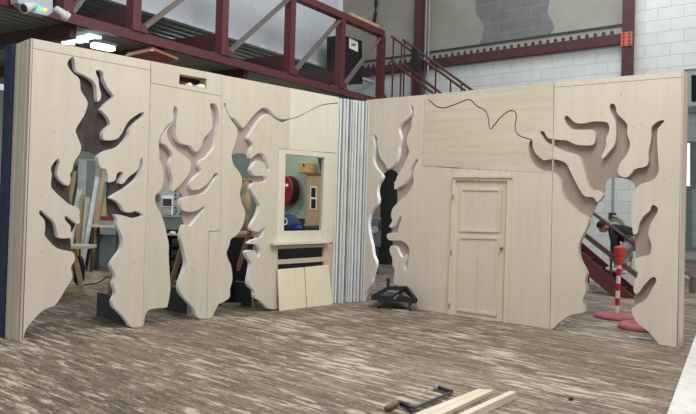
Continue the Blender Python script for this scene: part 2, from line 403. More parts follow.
o = corrugated('upper_deck', CL, c0, CL.hit(366, 84)[0], .12, 6, ZS - .02, DECK, .3, .1); tag(o, 'dark corrugated soffit deck behind the truss below the grey cladding', 'deck')
wallrect('wall_mezzanine', MZ, sa, sb + 1, ZC + .42, 9, PLAST, 8.6, 8.8)
# things on the mezzanine
P5 = MZ.off(.35)
t = thing('notice_cabinet', 'black cabinet with a white notice on the mezzanine behind the truss end', 'cabinet', MZ.pt(MZ.hit(357, 70)[0], ZC + .22, .5))
bm = B(); prism(bm, P5, [(343, 35, 1), (362, 41, 1), (362.6, 84, 1), (343, 84, 1)], 0, .5); obj('carcass', bm, BLACK, t)
bm = B(); prism(bm, P5, [(349.5, 38, 1), (358, 42, 1), (358, 52, 1), (349.5, 48, 1)], -.012, -.001); nt_ = obj('notice', bm, WHITE, t, 'white notice with a line of small black characters')
for x0, x1 in ((351.6, 352.3), (352.7, 353.2), (353.6, 354.6), (355, 355.8)):
    bm = B(); prism(bm, P5, [(x0, 43.4, 1), (x1, 43.7, 1), (x1, 46.2, 1), (x0, 45.9, 1)], -.018, -.013); obj('character', bm, BLACK, nt_)
u0, u1 = MZ.hit(349, 20)[0], MZ.hit(377, 30)[0]; bm = B(); prism2(bm, MZ, [[(u0, 6.362), (u1, 6.362), (u1, 6.46), (u0, 6.46)]], -.06, .06)
tag(obj('timber_plank', bm, TIMB), 'tan timber plank lying on top of the truss end above the black cabinet', 'plank')
bm = B(); prism(bm, MZ.off(1.6), [(335.5, -30, 1), (343, -30, 1), (343, 60, 1), (335.5, 60, 1)], 0, .15)
tag(obj('white_post', bm, WHITE), 'white post rising at the end of the grey cladding', 'post')
bm = B(); tube(bm, [BK.pt(BK.hit(x, y)[0], BK.hit(x, y)[1], -.07) for x, y in ((377, -15), (377.5, 5), (377, 14), (375, 24), (373.5, 34))], .05)
tag(obj('black_cable', bm, BLACK), 'thick black cable hanging down the plaster wall above the truss end', 'cable')
# emergency light
E0 = MZ.off(-.16)
t = thing('emergency_light', 'grey twin-spot emergency light mounted on the maroon truss at the upper left', 'light', MZ.pt(MZ.hit(35, 12)[0], ZC + .2, -.2))
bm = B(); prism(bm, E0, [(17, -22, 1), (52, -14, 1), (53.5, 12, 1), (48, 16, 1), (32, 12.5, 1), (18, 3, 1)], -.12, .0595); obj('housing', bm, plain('pale blue grey housing', (176, 186, 194), .5), t, bev=.01)
for (ax, ay, bx, by) in ((29, 6, 15, 10), (48, 9, 59, 19)):
    bm = B(); A_ = E0.pt(*E0.hit(ax, ay), -.16); B_ = E0.pt(*E0.hit(bx, by), -.2); d = (B_ - A_)
    L_ = d.length; lathe(bm, A_, [(.03, 0), (.05, .02), (.062, L_ * .7), (.075, L_ * .72), (.075, L_)], d); h = obj('lamp_head', bm, LGREY, t, shade=False)
    bm = B(); lathe(bm, A_ + d * 1.005, [(.06, 0), (.05, .008)], d); obj('lens', bm, DARKG, h)
for (x, y, m_) in ((33.5, 9.5, emit('green indicator', (60, 255, 130), 3)), (39.5, 11, emit('amber indicator', (255, 180, 60), 1.5))):
    bm = B(); lathe(bm, E0.pt(*E0.hit(x, y), -.121), [(.03, 0), (.025, .02)], (MN.x, MN.y, 0), 12); obj('indicator', bm, m_, t)
# strip light under the deck
p = at(103, 47.5, 12.3); t = thing('ceiling_light', 'glowing white bulkhead light under the corrugated deck above the leftmost flat', 'light', p)
bm = B(); box(bm, p + Vector((0, 0, .07)), (.42, .19, .05), .9); obj('tray', bm, LGREY, t)
bm = B(); box(bm, p, (.4, .17, .07), .9); obj('diffuser', bm, emit('lit diffuser', (255, 255, 255), 4), t, bev=.03)
bm = B(); box(bm, Vector((p.x, p.y, (p.z + .1 + ZC + .1) / 2)), (.04, .04, max(.05, ZC + .1 - p.z - .1))); obj('drop_rod', bm, LGREY, t)
t = thing('roof_light', 'translucent white corrugated sheet let into the deck above the leftmost flat', 'roof light', fl(80, 41, ZC + .08))
bm = B()
for i in range(5):
    (xa, ya), (xb, yb) = (((61.5, 42.5), (75, 44)), ((68, 39.5), (82, 42.5)), ((74.5, 37.4), (89, 41.7)), ((82, 36), (95.5, 39.5)), ((87.5, 34.5), (102, 38)))[i]
    a = fl(xa, ya, ZC + .08); b2 = fl(xb, yb, ZC + .08); bar(bm, a, b2, .12, .03)
obj('sheet_rib', bm, emit('daylight sheet', (214, 232, 228), 1.6), t)
bm = B(); A_ = [fl(x, y, ZC - .22) for x, y in ((127, 55), (152, 49.5), (178, 60), (150, 64))]
vs = [bm.verts.new(v) for v in A_] + [bm.verts.new(v + Vector((0, 0, .04))) for v in A_]
for f in ((0, 1, 2, 3), (7, 6, 5, 4), (0, 1, 5, 4), (1, 2, 6, 5), (2, 3, 7, 6), (3, 0, 4, 7)): quadface(bm, [vs[i] for i in f])
bmesh.ops.recalc_face_normals(bm, faces=bm.faces[:])
o = tag(obj('ceiling_board', bm, plain('pinkish red board', (176, 100, 96), .7)), 'pinkish red sheet with a white edge strip fixed under the deck', 'sheet')
bm = B(); bar(bm, A_[0] + Vector((0, 0, -.012)), A_[1] + Vector((0, 0, -.012)), .06, .02); obj('edge_strip', bm, PALE, o, 'white edge strip')
# ------------------------------------------------------------------ the tree flats
T = 0.08                                      # depth of the built-up cut-out layer
def flatthing(pl, px, py, label):
    a = pl.hit(px, py)[0]; return thing('scenery_flat', label, 'flat', pl.pt(a, 0, .05))
def line(pts, x): # y on a traced line
    (x0, y0), (x1, y1) = pts; return y0 + (y1 - y0) * (x - x0) / (x1 - x0)
def poly(name, pl, pts, n0, n1, mats, parent, holes=(), side=0, sub=3, label=None, ntr=None):
    bm = B(); prism(bm, pl, pts, n0, n1, holes, side, sub, ntr); return obj(name, bm, mats, parent, label)
PE = [PLY, EDGE]; PB = [PLYB, EDGE]; TH = .02
# A
A = flatthing(LW, 90, 320, 'leftmost tall plywood flat with a dark-backed bare tree cut out of it')
outA = [(33, 48.5, 1), (150.4, 70.5, 1), (148, 158, 1), (146, 215, 1), (143.8, 270, 1), (142.3, 327.5, 1), (140.5, 328), (131.5, 327.2), (128.3, 322.6), (121.7, 314.5), (114.2, 307.4), (112.8, 301), (116, 293), (113.3, 284), (115.7, 276), (111.3, 266), (114.5, 259), (120.7, 250.5), (123, 243), (121.4, 234), (117, 225), (117.2, 219), (114.8, 214.6), (123.3, 215.6), (130.6, 217.8), (137, 218), (143.4, 214.8), (136.4, 211), (130.6, 212.5), (124.8, 211), (120.4, 204.5), (115, 200), (110.4, 198), (116.7, 193.5), (127.6, 187), (137.8, 177.5), (142, 167.4), (142.6, 159.5), (141, 158.2), (137.8, 169.6), (129, 176.8), (123.3, 183.5), (119.5, 183), (120.6, 179.7), (123.3, 173.2), (120.4, 171.4), (116.9, 174), (115.2, 180.2), (108.4, 182.2), (108, 176), (105.9, 169), (101, 167.8), (98.2, 160), (98.8, 155.8), (106.6, 150.7), (119, 147), (128.3, 136.2), (130, 129.7), (136.3, 122.5), (142.8, 116.7), (144, 112.8), (141.4, 112.3), (134, 116.7), (127.6, 122.5), (121.8, 133.3), (116.7, 139), (108, 140.3), (103.3, 138.3), (103.2, 133), (106.5, 128.5), (110.2, 124), (107.5, 116.6), (101.5, 110.5), (102.2, 108.3), (106.4, 103.6), (112.8, 98), (113.4, 95), (107.8, 87.7), (103.8, 79), (102.8, 72), (98.6, 69.6), (95.7, 71.7), (98.3, 79), (99, 86), (101.2, 94), (100.4, 99.3), (98, 101.6), (97, 98.6), (96.2, 87), (93.3, 81), (85.4, 75.6), (77, 71), (75.2, 63.8), (73.8, 58), (72.2, 56.5), (67.2, 63.8), (72.3, 72.5), (79.4, 79), (81, 90.6), (86.8, 100), (87.3, 106), (83.8, 116), (76, 129), (77.3, 136), (81, 145.6), (80, 152.5), (74, 162.4), (72.6, 169.6), (69.9, 175), (71, 178.3), (68.5, 185.6), (62.5, 182), (57.6, 176), (58, 169), (59.6, 161.7), (57.4, 158.8), (51, 167.5), (51.8, 175.4), (51, 186.3), (56, 192.8), (64, 200), (69.7, 204.6), (77, 207.2), (80, 211.6), (79.3, 215.5), (80, 221.5), (77.6, 224), (72, 219.6), (67, 216), (64.9, 216.3), (65.5, 220.3), (70.4, 226), (70.6, 231), (72.8, 235), (71.6, 238.4), (69, 238), (63.3, 238.4), (58.3, 237), (56.6, 229), (54, 221.7), (48, 216), (42.3, 210.6), (39.5, 210.6), (39.6, 214.5), (44.5, 220.3), (45.2, 229), (44.7, 235), (48.8, 240.6), (57.5, 248.4), (70.6, 251.5), (74.4, 254.5), (74.6, 260.5), (71, 267.7), (72.3, 277.8), (65.2, 289.4), (59.4, 299.6), (53.6, 306), (43.5, 310), (30.6, 322.7), (25, 332), (23, 340.5, 1)]
poly('front_panel', LW, outA, 0, T, PE, A, side=1)
poly('header_board', LW, sharp([(33.2, 38.5), (150.8, 61), (150.4, 70), (33, 48)]), 0, TH, PLY, A)
poly('backing_board', LW, [(36, 44, 1), (150, 66, 1), (146, 318, 1), (128, 318, 1), (127, 290), (128, 260), (127, 236), (122, 223), (115, 218.6), (109, 214.5), (107, 206), (106.8, 196), (107.2, 186), (104.5, 170), (101, 160), (97.5, 156), (94, 153.4), (87, 151.6), (80, 151.2), (74, 154), (68, 164), (66, 176), (68, 186), (70, 203), (71.5, 215), (75.5, 223.5), (71.3, 233), (70.5, 240), (70.4, 252), (62, 262), (50, 290), (30, 320, 1)], T + .001, T + .02, DARKB, A, sub=4, label='dark backing board behind the leftmost tree cut-out')
# near end of the run: return boards on edge
aE = LW.hit(33, 38.5)[0]; zE = LW.hit(33, 38.5)[1]
for i, (n0, n1, ds, m_) in enumerate(((0, .06, .0, TIMP), (.061, .16, .012, PLY), (.161, .25, .02, PLYB), (.251, .33, .03, PLY))):
    bm = B(); prism2(bm, LW, [[(aE + .002, .002), (aE + .022 + ds, .002), (aE + .022 + ds, zE - .01 * i), (aE + .002, zE - .01 * i)]], n0, n1); obj('end_batten', bm, m_, A)
bm = B(); prism2(bm, LW, [[(aE + .03, .0), (aE + .09, .0), (aE + .09, zE - .03), (aE + .03, zE - .03)]], .345, .53)
tag(obj('blue_board', bm, BLUE), 'tall navy blue cloth-covered board standing at the near end of the left flats', 'board')
# B
Bf = flatthing(LW, 185, 315, 'plywood flat with a vent slot at its top and a forked tree cut-out')
outB = [(150.8, 83, 1), (221.7, 96.5, 1), (220, 230.4, 1), (208.8, 231.4, 1), (206.4, 318.5, 1), (205, 318.6), (200.6, 318.6), (196.9, 316.5), (194.8, 309.7), (189, 303), (181.5, 294.3), (179.3, 286.5), (182.2, 276), (186, 264.3), (185, 254.7), (182.4, 243), (181, 238.5), (181.6, 232), (184.3, 225), (189, 226), (192, 225.2), (197.8, 217.5), (202.2, 212.4), (205.4, 207.3), (203, 206.3), (199.3, 209.5), (192, 211.7), (184.8, 211), (181.2, 207.6), (180.8, 201.5), (185, 197.8), (202.5, 194.2), (209, 189), (213.4, 182), (218.3, 174.6), (214.9, 172.9), (211.2, 179), (206.2, 184.8), (201, 188.4), (196.7, 189.9), (192.4, 189.6), (190.4, 185.5), (193, 179.7), (201.5, 171.5), (199.2, 166), (201, 160.9), (206.2, 158), (210, 154), (214.8, 147), (217, 134), (219, 122.5), (218.4, 111), (216.2, 105), (213.3, 103), (210.4, 103.7), (210.4, 108), (212.2, 116.7), (211.9, 128.3), (203.9, 138.5), (201.7, 145.7), (196.5, 152), (190.6, 145.7), (182.6, 143.6), (176.2, 137), (176.2, 124), (177.5, 111), (176, 106.6), (173.6, 108), (173.2, 120.4), (168.8, 124), (160.4, 135.6), (158.8, 144), (159.5, 152), (159.5, 159.5), (163, 168), (163.8, 178.3), (161.7, 188.5), (156, 194.5), (155, 202), (160.7, 213.8), (164.5, 224), (166.7, 234), (168.8, 244.3), (168.7, 254.7), (169.7, 274), (170.4, 289.4), (168, 304), (165.5, 307.6), (152.2, 308.8), (146.2, 312.8), (144, 323), (142.8, 327.5, 1), (144.2, 270, 1), (148.4, 158, 1)]
poly('front_panel', LW, outB, 0, T, PB, Bf, side=1)
poly('branch_piece', LW, [(172.4, 123), (168.2, 129), (167, 133), (168, 138.5), (172, 146), (179, 152), (186, 157), (191, 163), (189, 173), (182, 183), (175, 190), (172, 191), (173, 180), (171, 172), (170, 164), (172.5, 154), (166, 145), (161.4, 143), (162, 137), (166, 131)], 0, T, PB, Bf, side=1, label='loose tongue of plywood between the two branches')
poly('header_board', LW, sharp([(151.2, 61), (222, 74.8), (221.7, 96), (150.8, 82.5)]), 0, TH, PLYB, Bf, [sharp([(179.5, 74), (206.8, 78.7), (206.5, 88.6), (179, 84)])])
poly('vent_lining', LW, sharp([(177.5, 72.5), (208.5, 77.5), (208.3, 90.5), (177, 86)]), TH + .001, .16, TIMB, Bf, [sharp([(179.7, 74.2), (206.6, 78.9), (206.3, 88.4), (179.2, 83.8)])], ntr=0)
poly('backing_board', LW, [(152, 68, 1), (172, 71, 1), (172, 94, 1), (212, 101, 1), (212, 75, 1), (221, 77, 1), (220, 290, 1), (195, 305, 1), (190, 290), (189, 262), (188, 240), (184.5, 226), (181.5, 216), (181.6, 207), (183, 200), (182.4, 196), (180, 192.5), (175.5, 190.3), (168, 189.6), (161, 190.6), (155, 194), (150, 204), (156, 224), (158, 290), (148, 300, 1)], T + .001, T + .02, BACK, Bf, sub=4)
for k, (px, py, w_) in enumerate(((188.5, 85, .05), (198.5, 86.5, .085))):
    p = LW.pt(*LW.hit(px, py, .09), .09); bm = B(); bmesh.ops.create_icosphere(bm, subdivisions=2, radius=1)
    for v in bm.verts: v.co = p + Vector((v.co.x * w_ * (1 + .3 * math.sin(5 * v.co.y + k)), v.co.y * .03, (v.co.z * .03) * (1 + .4 * math.sin(4 * v.co.x))))
    zmin = LW.hit(px, 85.2 if k == 0 else 87, .09)[1]; lo = min(v.co.z for v in bm.verts)
    tag(obj('paper_scrap', bm, WHITE), ['smaller crumpled white paper scrap in the vent slot', 'larger crumpled white paper scrap in the vent slot'][k], 'paper', 'paper scraps in the vent slot')
# C
Cf = flatthing(LW, 255, 310, 'plywood flat with hooked side branches, between the vent flat and the window flat')
outC = [(222.3, 75, 1), (290, 88, 1), (289, 118.6, 1), (283, 119), (275, 115), (268.5, 108.6), (262, 108), (256, 112.8), (250, 119.5), (246.5, 124.5), (243, 127.8), (240, 124.5), (236, 119.5), (230, 115.5), (227, 110), (225.8, 104), (224.4, 102.8), (223.6, 104), (225.2, 108), (227.5, 114), (232, 121), (237.3, 129), (236.2, 140), (233.5, 148), (231.8, 154), (232, 159), (234, 165.5), (239.5, 172.5), (242.2, 179.8), (241, 188.5), (240, 194), (241.7, 203), (244, 208), (245.2, 214.4), (242.8, 225.4), (237, 234.7), (231, 239), (229.3, 245.7), (226.6, 252.5), (228.5, 260), (231, 265.3), (232.5, 278.8), (230, 289), (230, 296.5), (226, 300.5), (220.4, 303.5), (218, 305), (212, 317.2), (209.5, 318.5), (207, 318.5, 1), (209.4, 232, 1), (220.6, 231, 1)]
# right-hand side of C, from the slot tip back round to the seam
outC2 = [(289.2, 120.2, 1), (283, 122.4), (275, 119), (268, 113.8), (262, 118), (256, 125.5), (252, 132), (248.6, 138.4), (253.3, 143.8), (250.6, 152), (250.4, 158.6), (254, 156), (259, 153), (263.4, 153.9), (267, 161), (270, 169), (268.5, 171.8), (266.3, 169), (264, 162.4), (257.6, 161), (252.5, 166), (251, 170.4), (253.3, 174.7), (257, 175.8), (265, 175.7), (267, 179.8), (264, 182), (254, 183.6), (251, 187.8), (252, 192), (256, 198), (259.6, 204.4), (259.5, 208), (257, 216), (251.4, 226), (252.2, 230.4), (259, 231.4), (263, 228), (265.1, 229), (262.3, 237.3), (259, 238.3), (252, 240.6), (248.8, 243.8), (256.4, 244.2), (260.6, 249), (260.6, 255), (257.7, 257.4), (256.3, 252.7), (253, 250.3), (248, 250.8), (246, 252.6), (248, 258), (251.2, 263.6), (248.8, 279), (249.2, 285.5), (254.4, 290.7), (255, 297.4), (260.6, 301), (268, 308.6, 1), (275, 309.4, 1), (276.6, 230, 1), (278.3, 148.5, 1), (289, 149.4, 1)]
poly('front_panel', LW, outC, 0, T, PB, Cf, side=1)
poly('front_panel', LW, outC2, 0, T, PB, Cf, side=1)
poly('backing_board', LW, [(223.5, 79, 1), (286, 91, 1), (284, 146, 1), (274, 146, 1), (272, 306, 1), (262, 303, 1), (258, 292), (256, 275), (257, 264), (255, 262), (252, 257), (253.5, 249), (254, 240), (254, 230), (256, 224), (262, 206), (258, 197), (253, 190), (252, 178), (250, 166), (248.7, 158), (246, 155), (241, 153.2), (235, 153.6), (229, 158), (226, 172), (232, 200), (226, 230), (220, 250), (222, 301, 1)], T + .001, T + .02, BACK, Cf, sub=4)
# D window flat
D = flatthing(LW, 305, 304, 'cream plywood flat with a window opening over a mantel shelf')
up1 = [(290.4, 88, 1), (338.4, 97.2, 1), (338.3, 102.6, 1), (331, 103), (323, 104.3), (315, 107.4), (306, 112.4), (297, 116.6), (289.5, 118.6, 1)]
up2 = [(289.5, 119.7, 1), (297, 117.8), (306, 113.6), (315, 108.6), (323, 105.5), (331, 104.2), (338.3, 103.8, 1), (336.8, 152.9, 1), (289.4, 149.2, 1)]
poly('upper_panel', LW, up1, 0, TH, [PLYW, EDGE], D, side=1); poly('upper_panel', LW, up2, 0, TH, [PLYW, EDGE], D, side=1)
poly('slot_backing', LW, [(291, 92, 1), (337, 101, 1), (336, 145, 1), (291, 143, 1)], TH + .001, TH + .012, BACK, D)
poly('window_panel', LW, sharp([(278.7, 149.1), (336.8, 153.4), (332.6, 242), (276.6, 243.6)]), 0, TH, [PLYW, EDGE], D, [sharp([(285.7, 153.8), (325, 157.4), (322.3, 230.6), (283.8, 231.4)])], side=1)
poly('window_lining', LW, sharp([(283.7, 152), (327, 155.5), (324, 232.6), (282, 233.4)]), TH + .001, .07, TIMP, D, [sharp([(285.9, 154), (324.8, 157.6), (322.1, 230.4), (284, 231.2)])], ntr=0)
poly('mantel_shelf', LW, sharp([(274.2, 242.6), (330.6, 240.8), (330.6, 243.2), (274.2, 245.2)]), -.1, .06, PLYW, D)
poly('surround_frame', LW, sharp([(275.4, 245.8), (332.4, 243.8), (329.9, 302), (273.8, 309.4)]), .004, .05, TIMP, D, [sharp([(277.8, 249), (324.4, 247), (324, 257), (277.8, 260)]), sharp([(277.8, 264.4), (324.2, 261.4), (323.4, 299), (277.6, 305)])])
poly('dado_back', LW, sharp([(276, 284), (327, 280), (327, 301), (276, 308)]), .051, .07, TIMP, D)
# side strip
poly('side_strip', LW, sharp([(333.4, 243.6), (336.4, 154), (338.4, 97.4), (338.9, 97.4), (332.4, 301.5), (330.5, 302)]), .0015, TH - .001, PLYW, D)
for nm, pts, lb in (('left', [(277.4, 269.4), (303.6, 267.4), (304.4, 305.6), (277.6, 309)], 'left one of two loose pale boards leaning below the mantel shelf'), ('right', [(304.4, 267.2), (328.2, 264.8), (330.2, 302), (305.2, 305.4)], 'right one of two loose pale boards leaning below the mantel shelf')):
    bm = B(); prism(bm, LW, sharp(pts), -.03, -.012)
    for v in bm.verts:                       # leaned back a little against the frame
        n_ = (Vector((v.co.x, v.co.y)) - LW.b).dot(LW.n); k = max(0, 1 - v.co.z / .75) * .05
        v.co.x += LW.n.x * k; v.co.y += LW.n.y * k
        if v.co.z < .05: v.co.z = .003
    tag(obj('plywood_board', bm, PLYC), lb, 'board', 'loose boards under the mantel shelf')
# ribbed corner strip
p0 = LW.pt(LW.hit(338.8, 97)[0] - .006, 0, 0); p1 = RW.pt(RW.hit(366, 99)[0] + .004, 0, 0)
a0 = LW.hit(338.8, 97)[0]; CS0 = LW.pt(LW.hit(332.3, 301)[0] - .006, 0, .03); CS1 = RW.pt(RW.hit(366.4, 100)[0] + .1, 0, T + .03)
dd = (CS1 - CS0); CSd = Vector((dd.x, dd.y)).normalized(); CSn = Vector((CSd.y, -CSd.x))
if CSn.y > 0: CSn = -CSn
CS = Plane((CS0.x, CS0.y), CSd, CSn); LEN = dd.length - .02
t = thing('ribbed_strip', 'tall strip of narrow vertical grey and white ribs filling the corner between the flats', 'strip', CS.pt(LEN / 2, 0, .05))
ztop = LW.hit(338, 97.5)[1]
bm = B(); prism2(bm, CS, [[(.012, .0), (LEN - .012, .0), (LEN - .012, ztop - .02), (.012, ztop - .02)]], .06, .08); obj('backing', bm, BLACK, t, 'dark backing seen between the ribs')
wid = [.02, .015, .024, .014, .02, .017, .015, .023, .016, .02, .014, .018]
a = .014; i = 0
while a < LEN - .05:
    w = wid[i % len(wid)]; bm = B(); prism2(bm, CS, [[(a, .0), (a + w, .0), (a + w, ztop), (a, ztop)]], [.0, .018, .008, .025][i % 4], .059); obj('rib', bm, [SLAT, LGREY, WHITE, GREY, SLAT][i % 5], t); a += w + [.012, .017, .01, .016, .013][i % 5]; i += 1
# F
Ff = flatthing(RW, 395, 306, 'narrow plywood flat with a slim tree cut-out beside the ribbed corner strip')
outF = [(366.2, 100, 1), (424.2, 94.8, 1), (417.5, 311, 1), (417, 300.8), (415.2, 296.6), (408.5, 293), (400.8, 286.6), (393.4, 282.2), (394.3, 273.7), (394.3, 268.6), (392.3, 264.4), (392.3, 258.5), (389.6, 251), (390.3, 247), (392, 245.6), (396, 247), (398.2, 252), (401, 256.8), (404, 257.2), (406, 254.4), (405.6, 260), (404, 266), (404.4, 270), (406.6, 268.6), (408.3, 261), (409.2, 250), (407, 244.4), (401.2, 240.8), (394, 240.6), (389, 240), (386.6, 236.4), (388.2, 233.4), (393, 232.8), (397.4, 233.4), (399, 226), (401.2, 218.4), (399.8, 216.6), (394.7, 225.4), (391, 227.5), (389.2, 226), (392.3, 221), (391, 216), (392.5, 208.7), (397, 203.5), (400.4, 200), (407, 194.3), (411.4, 187.7), (413.6, 180.5), (412.8, 174), (415, 166), (418, 160.5), (417.7, 158.4), (415, 161), (410, 170.3), (407.8, 179), (404, 184), (398.4, 187), (395.2, 189.2), (394.2, 187), (395, 183), (398.3, 174), (403.4, 166), (408.3, 154.3), (409, 150.5), (407, 144.3), (407.2, 137), (411.2, 127), (412, 119.6), (413.4, 113.8), (413.4, 108), (411, 104.9), (410.4, 107.3), (411, 112.5), (408.5, 117.5), (402.7, 122.5), (398.5, 129), (400.4, 137.8), (398.4, 146.5), (398.2, 153), (396.2, 161), (391.8, 166.7), (388.2, 168.8), (386.5, 167.6), (385.1, 163.8), (381, 158.7), (378.6, 153), (377.3, 144.3), (376.7, 137), (374.6, 134.4), (373.2, 137), (374.4, 144.3), (374.2, 150), (373, 157), (373.4, 162.3), (376, 168), (380.2, 173), (382, 177.5), (378, 184.8), (376.8, 192), (378, 200), (376.6, 205), (373, 208.4), (369.5, 214.5), (368, 224.6), (369.5, 236.2), (371.5, 245), (373, 255), (374.4, 258.4), (375.8, 264.4), (372.2, 277), (370.8, 284), (366, 292.4), (363.8, 298), (363, 301.6, 1), (358.9, 301.2, 1)]
poly('front_panel', RW, outF, 0, T, PE, Ff, side=1)
poly('backing_board', RW, [(368, 103, 1), (423, 98, 1), (416.5, 300, 1), (408, 296, 1), (402, 290), (399, 278), (398, 262), (393.5, 251), (392.6, 240), (391.6, 230), (393.5, 218), (394, 210), (397, 203), (397.5, 196), (397, 190), (398.8, 182), (398.4, 176), (396.6, 172), (393, 169.8), (388.5, 170), (384.5, 173), (380, 180), (370, 205), (364, 225), (368, 262), (362, 297, 1), (360, 297, 1)], T + .001, T + .02, BACK, Ff, sub=4)
poly('joining_block', RW, sharp([(393.6, 182.2), (401.4, 178), (403.2, 182.4), (394.8, 186.4)]), .03, T - .005, TANP, Ff, label='small tan block bridging the trunk opening')
# E door flat
Ef = flatthing(RW, 480, 321, 'wide plywood flat holding the panelled door, with a thin wavy line cut above it')
slot = [(429, 100), (435.3, 105.7), (443.4, 108), (454.8, 104.5), (466.3, 100), (471, 100.4), (476.7, 106), (484.7, 110.3), (488, 117), (489.3, 127), (491.6, 128.4), (500.8, 117), (509.5, 110.9), (514.5, 111.6), (516.4, 117), (515, 128.6), (519, 135.5), (530.6, 139.6)]
def offs(pts, d):
    o = []
    for i, p in enumerate(pts):
        a, b2 = pts[max(0, i - 1)], pts[min(len(pts) - 1, i + 1)]; v = Vector((b2[0] - a[0], b2[1] - a[1])).normalized(); o.append((p[0] - v.y * d, p[1] + v.x * d))
    return o
su, sl = offs(slot, -.55), offs(slot, .55)
outE = [(424.9, 94.8, 1), (553.6, 82.4, 1), (553.3, 139, 1), (547.8, 138), (544.4, 132.2), (541.6, 131), (540.3, 133), (545.6, 141.2), (553, 145.6, 1), (552.6, 159, 1), (549, 159.4), (543.6, 160), (536.4, 154.3), (532.8, 147), (532.4, 141)] + su[::-1] + sl + [(529, 142.6), (528.6, 150.7), (531, 160.8), (537.7, 168.2), (545.3, 171.2), (552.3, 172.4, 1), (552.3, 173.4, 1), (422.6, 165.6, 1)]
poly('front_panel', RW, outE, 0, T, [PLYH, EDGEB], Ef, side=1)
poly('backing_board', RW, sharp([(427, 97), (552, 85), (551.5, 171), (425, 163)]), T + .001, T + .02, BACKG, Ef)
poly('side_panel', RW, sharp([(422.5, 166.2), (452.6, 168.1), (447.6, 316.2), (418, 311.6)]), 0, TH, PLY, Ef)
poly('side_panel', RW, sharp([(511.4, 171.4), (552.3, 174), (549.3, 330.3), (506.6, 324.4)]), 0, TH, PLY, Ef)
poly('lintel_panel', RW, sharp([(452.9, 168.2), (511.2, 171.3), (511.1, 178), (452.6, 178)]), 0, TH, PLY, Ef)
fm = [(452.6, 176.2), (511.6, 176.6), (507.0, 324.2), (447.8, 315.8)]
poly('door_frame', RW, sharp([(452.6, 176.2), (511.8, 176.8), (506.8, 324.6), (502.9, 324), (507.2, 180.6), (455.3, 180.2), (450.8, 316.2), (447.3, 315.8)]), -.05, -.001, PLYN, Ef)
poly('architrave_bead', RW, sharp([(451.9, 175.2), (512.3, 175.8), (512.2, 177.8), (451.8, 177.4)]), -.075, -.051, PLYN, Ef)
dr = poly('door', RW, sharp([(455.9, 180.8), (506.6, 181.2), (502.3, 323.6), (451.4, 316)]), -.012, .03, PLYN, Ef, label='panelled plywood door')
poly('door_panel', RW, sharp([(462.3, 190.2), (498.3, 190.8), (497.2, 230.2), (461.2, 229.4)]), -.0175, -.0125, PLY, dr)
poly('door_panel', RW, sharp([(460.4, 238.4), (477.9, 238.9), (476.3, 311.4), (458.2, 308.8)]), -.0175, -.0125, PLY, dr)
poly('door_panel', RW, sharp([(478.3, 238.9), (496.8, 239.4), (494.6, 313.8), (476.8, 311.5)]), -.0175, -.0125, PLY, dr)
def mould(o4, i4): return poly('moulding', RW, sharp(o4), -.034, -.0126, PLYN, dr, [sharp(i4)])
mould([(460.6, 188.4), (500.2, 189), (498.9, 232.4), (459.4, 231.4)], [(462.4, 190.3), (498.2, 190.9), (497.1, 230), (461.3, 229.2)])
mould([(458.8, 236.4), (498.6, 237.1), (496.2, 316.2), (456.5, 310.6)], [(460.5, 238.5), (496.7, 239.3), (494.5, 313.6), (458.3, 308.6)])
poly('door_stile', RW, sharp([(500.4, 189.5), (503.6, 189.6), (502.4, 233), (499.2, 232.6)]), -.0145, -.0125, TIMP, dr, label='darker strip of the door stile')
bm = B(); p = RW.pt(*RW.hit(503, 248.5), -.013); lathe(bm, p, [(.012, 0), (.01, .02), (.022, .03), (.024, .045), (.012, .055)], (DL.x, DL.y, 0), 14); obj('door_knob', bm, plain('tarnished brass', (120, 104, 84), .4, .6), dr, 'small dark knob', shade=True)
for y in (195, 250, 303):
    x = 455.2 - (y - 181) * .0333; bm = B(); tube(bm, [RW.pt(*RW.hit(x + .2, y), -.055), RW.pt(*RW.hit(x, y + 5), -.055)], .009); obj('hinge', bm, ANGLE, dr)
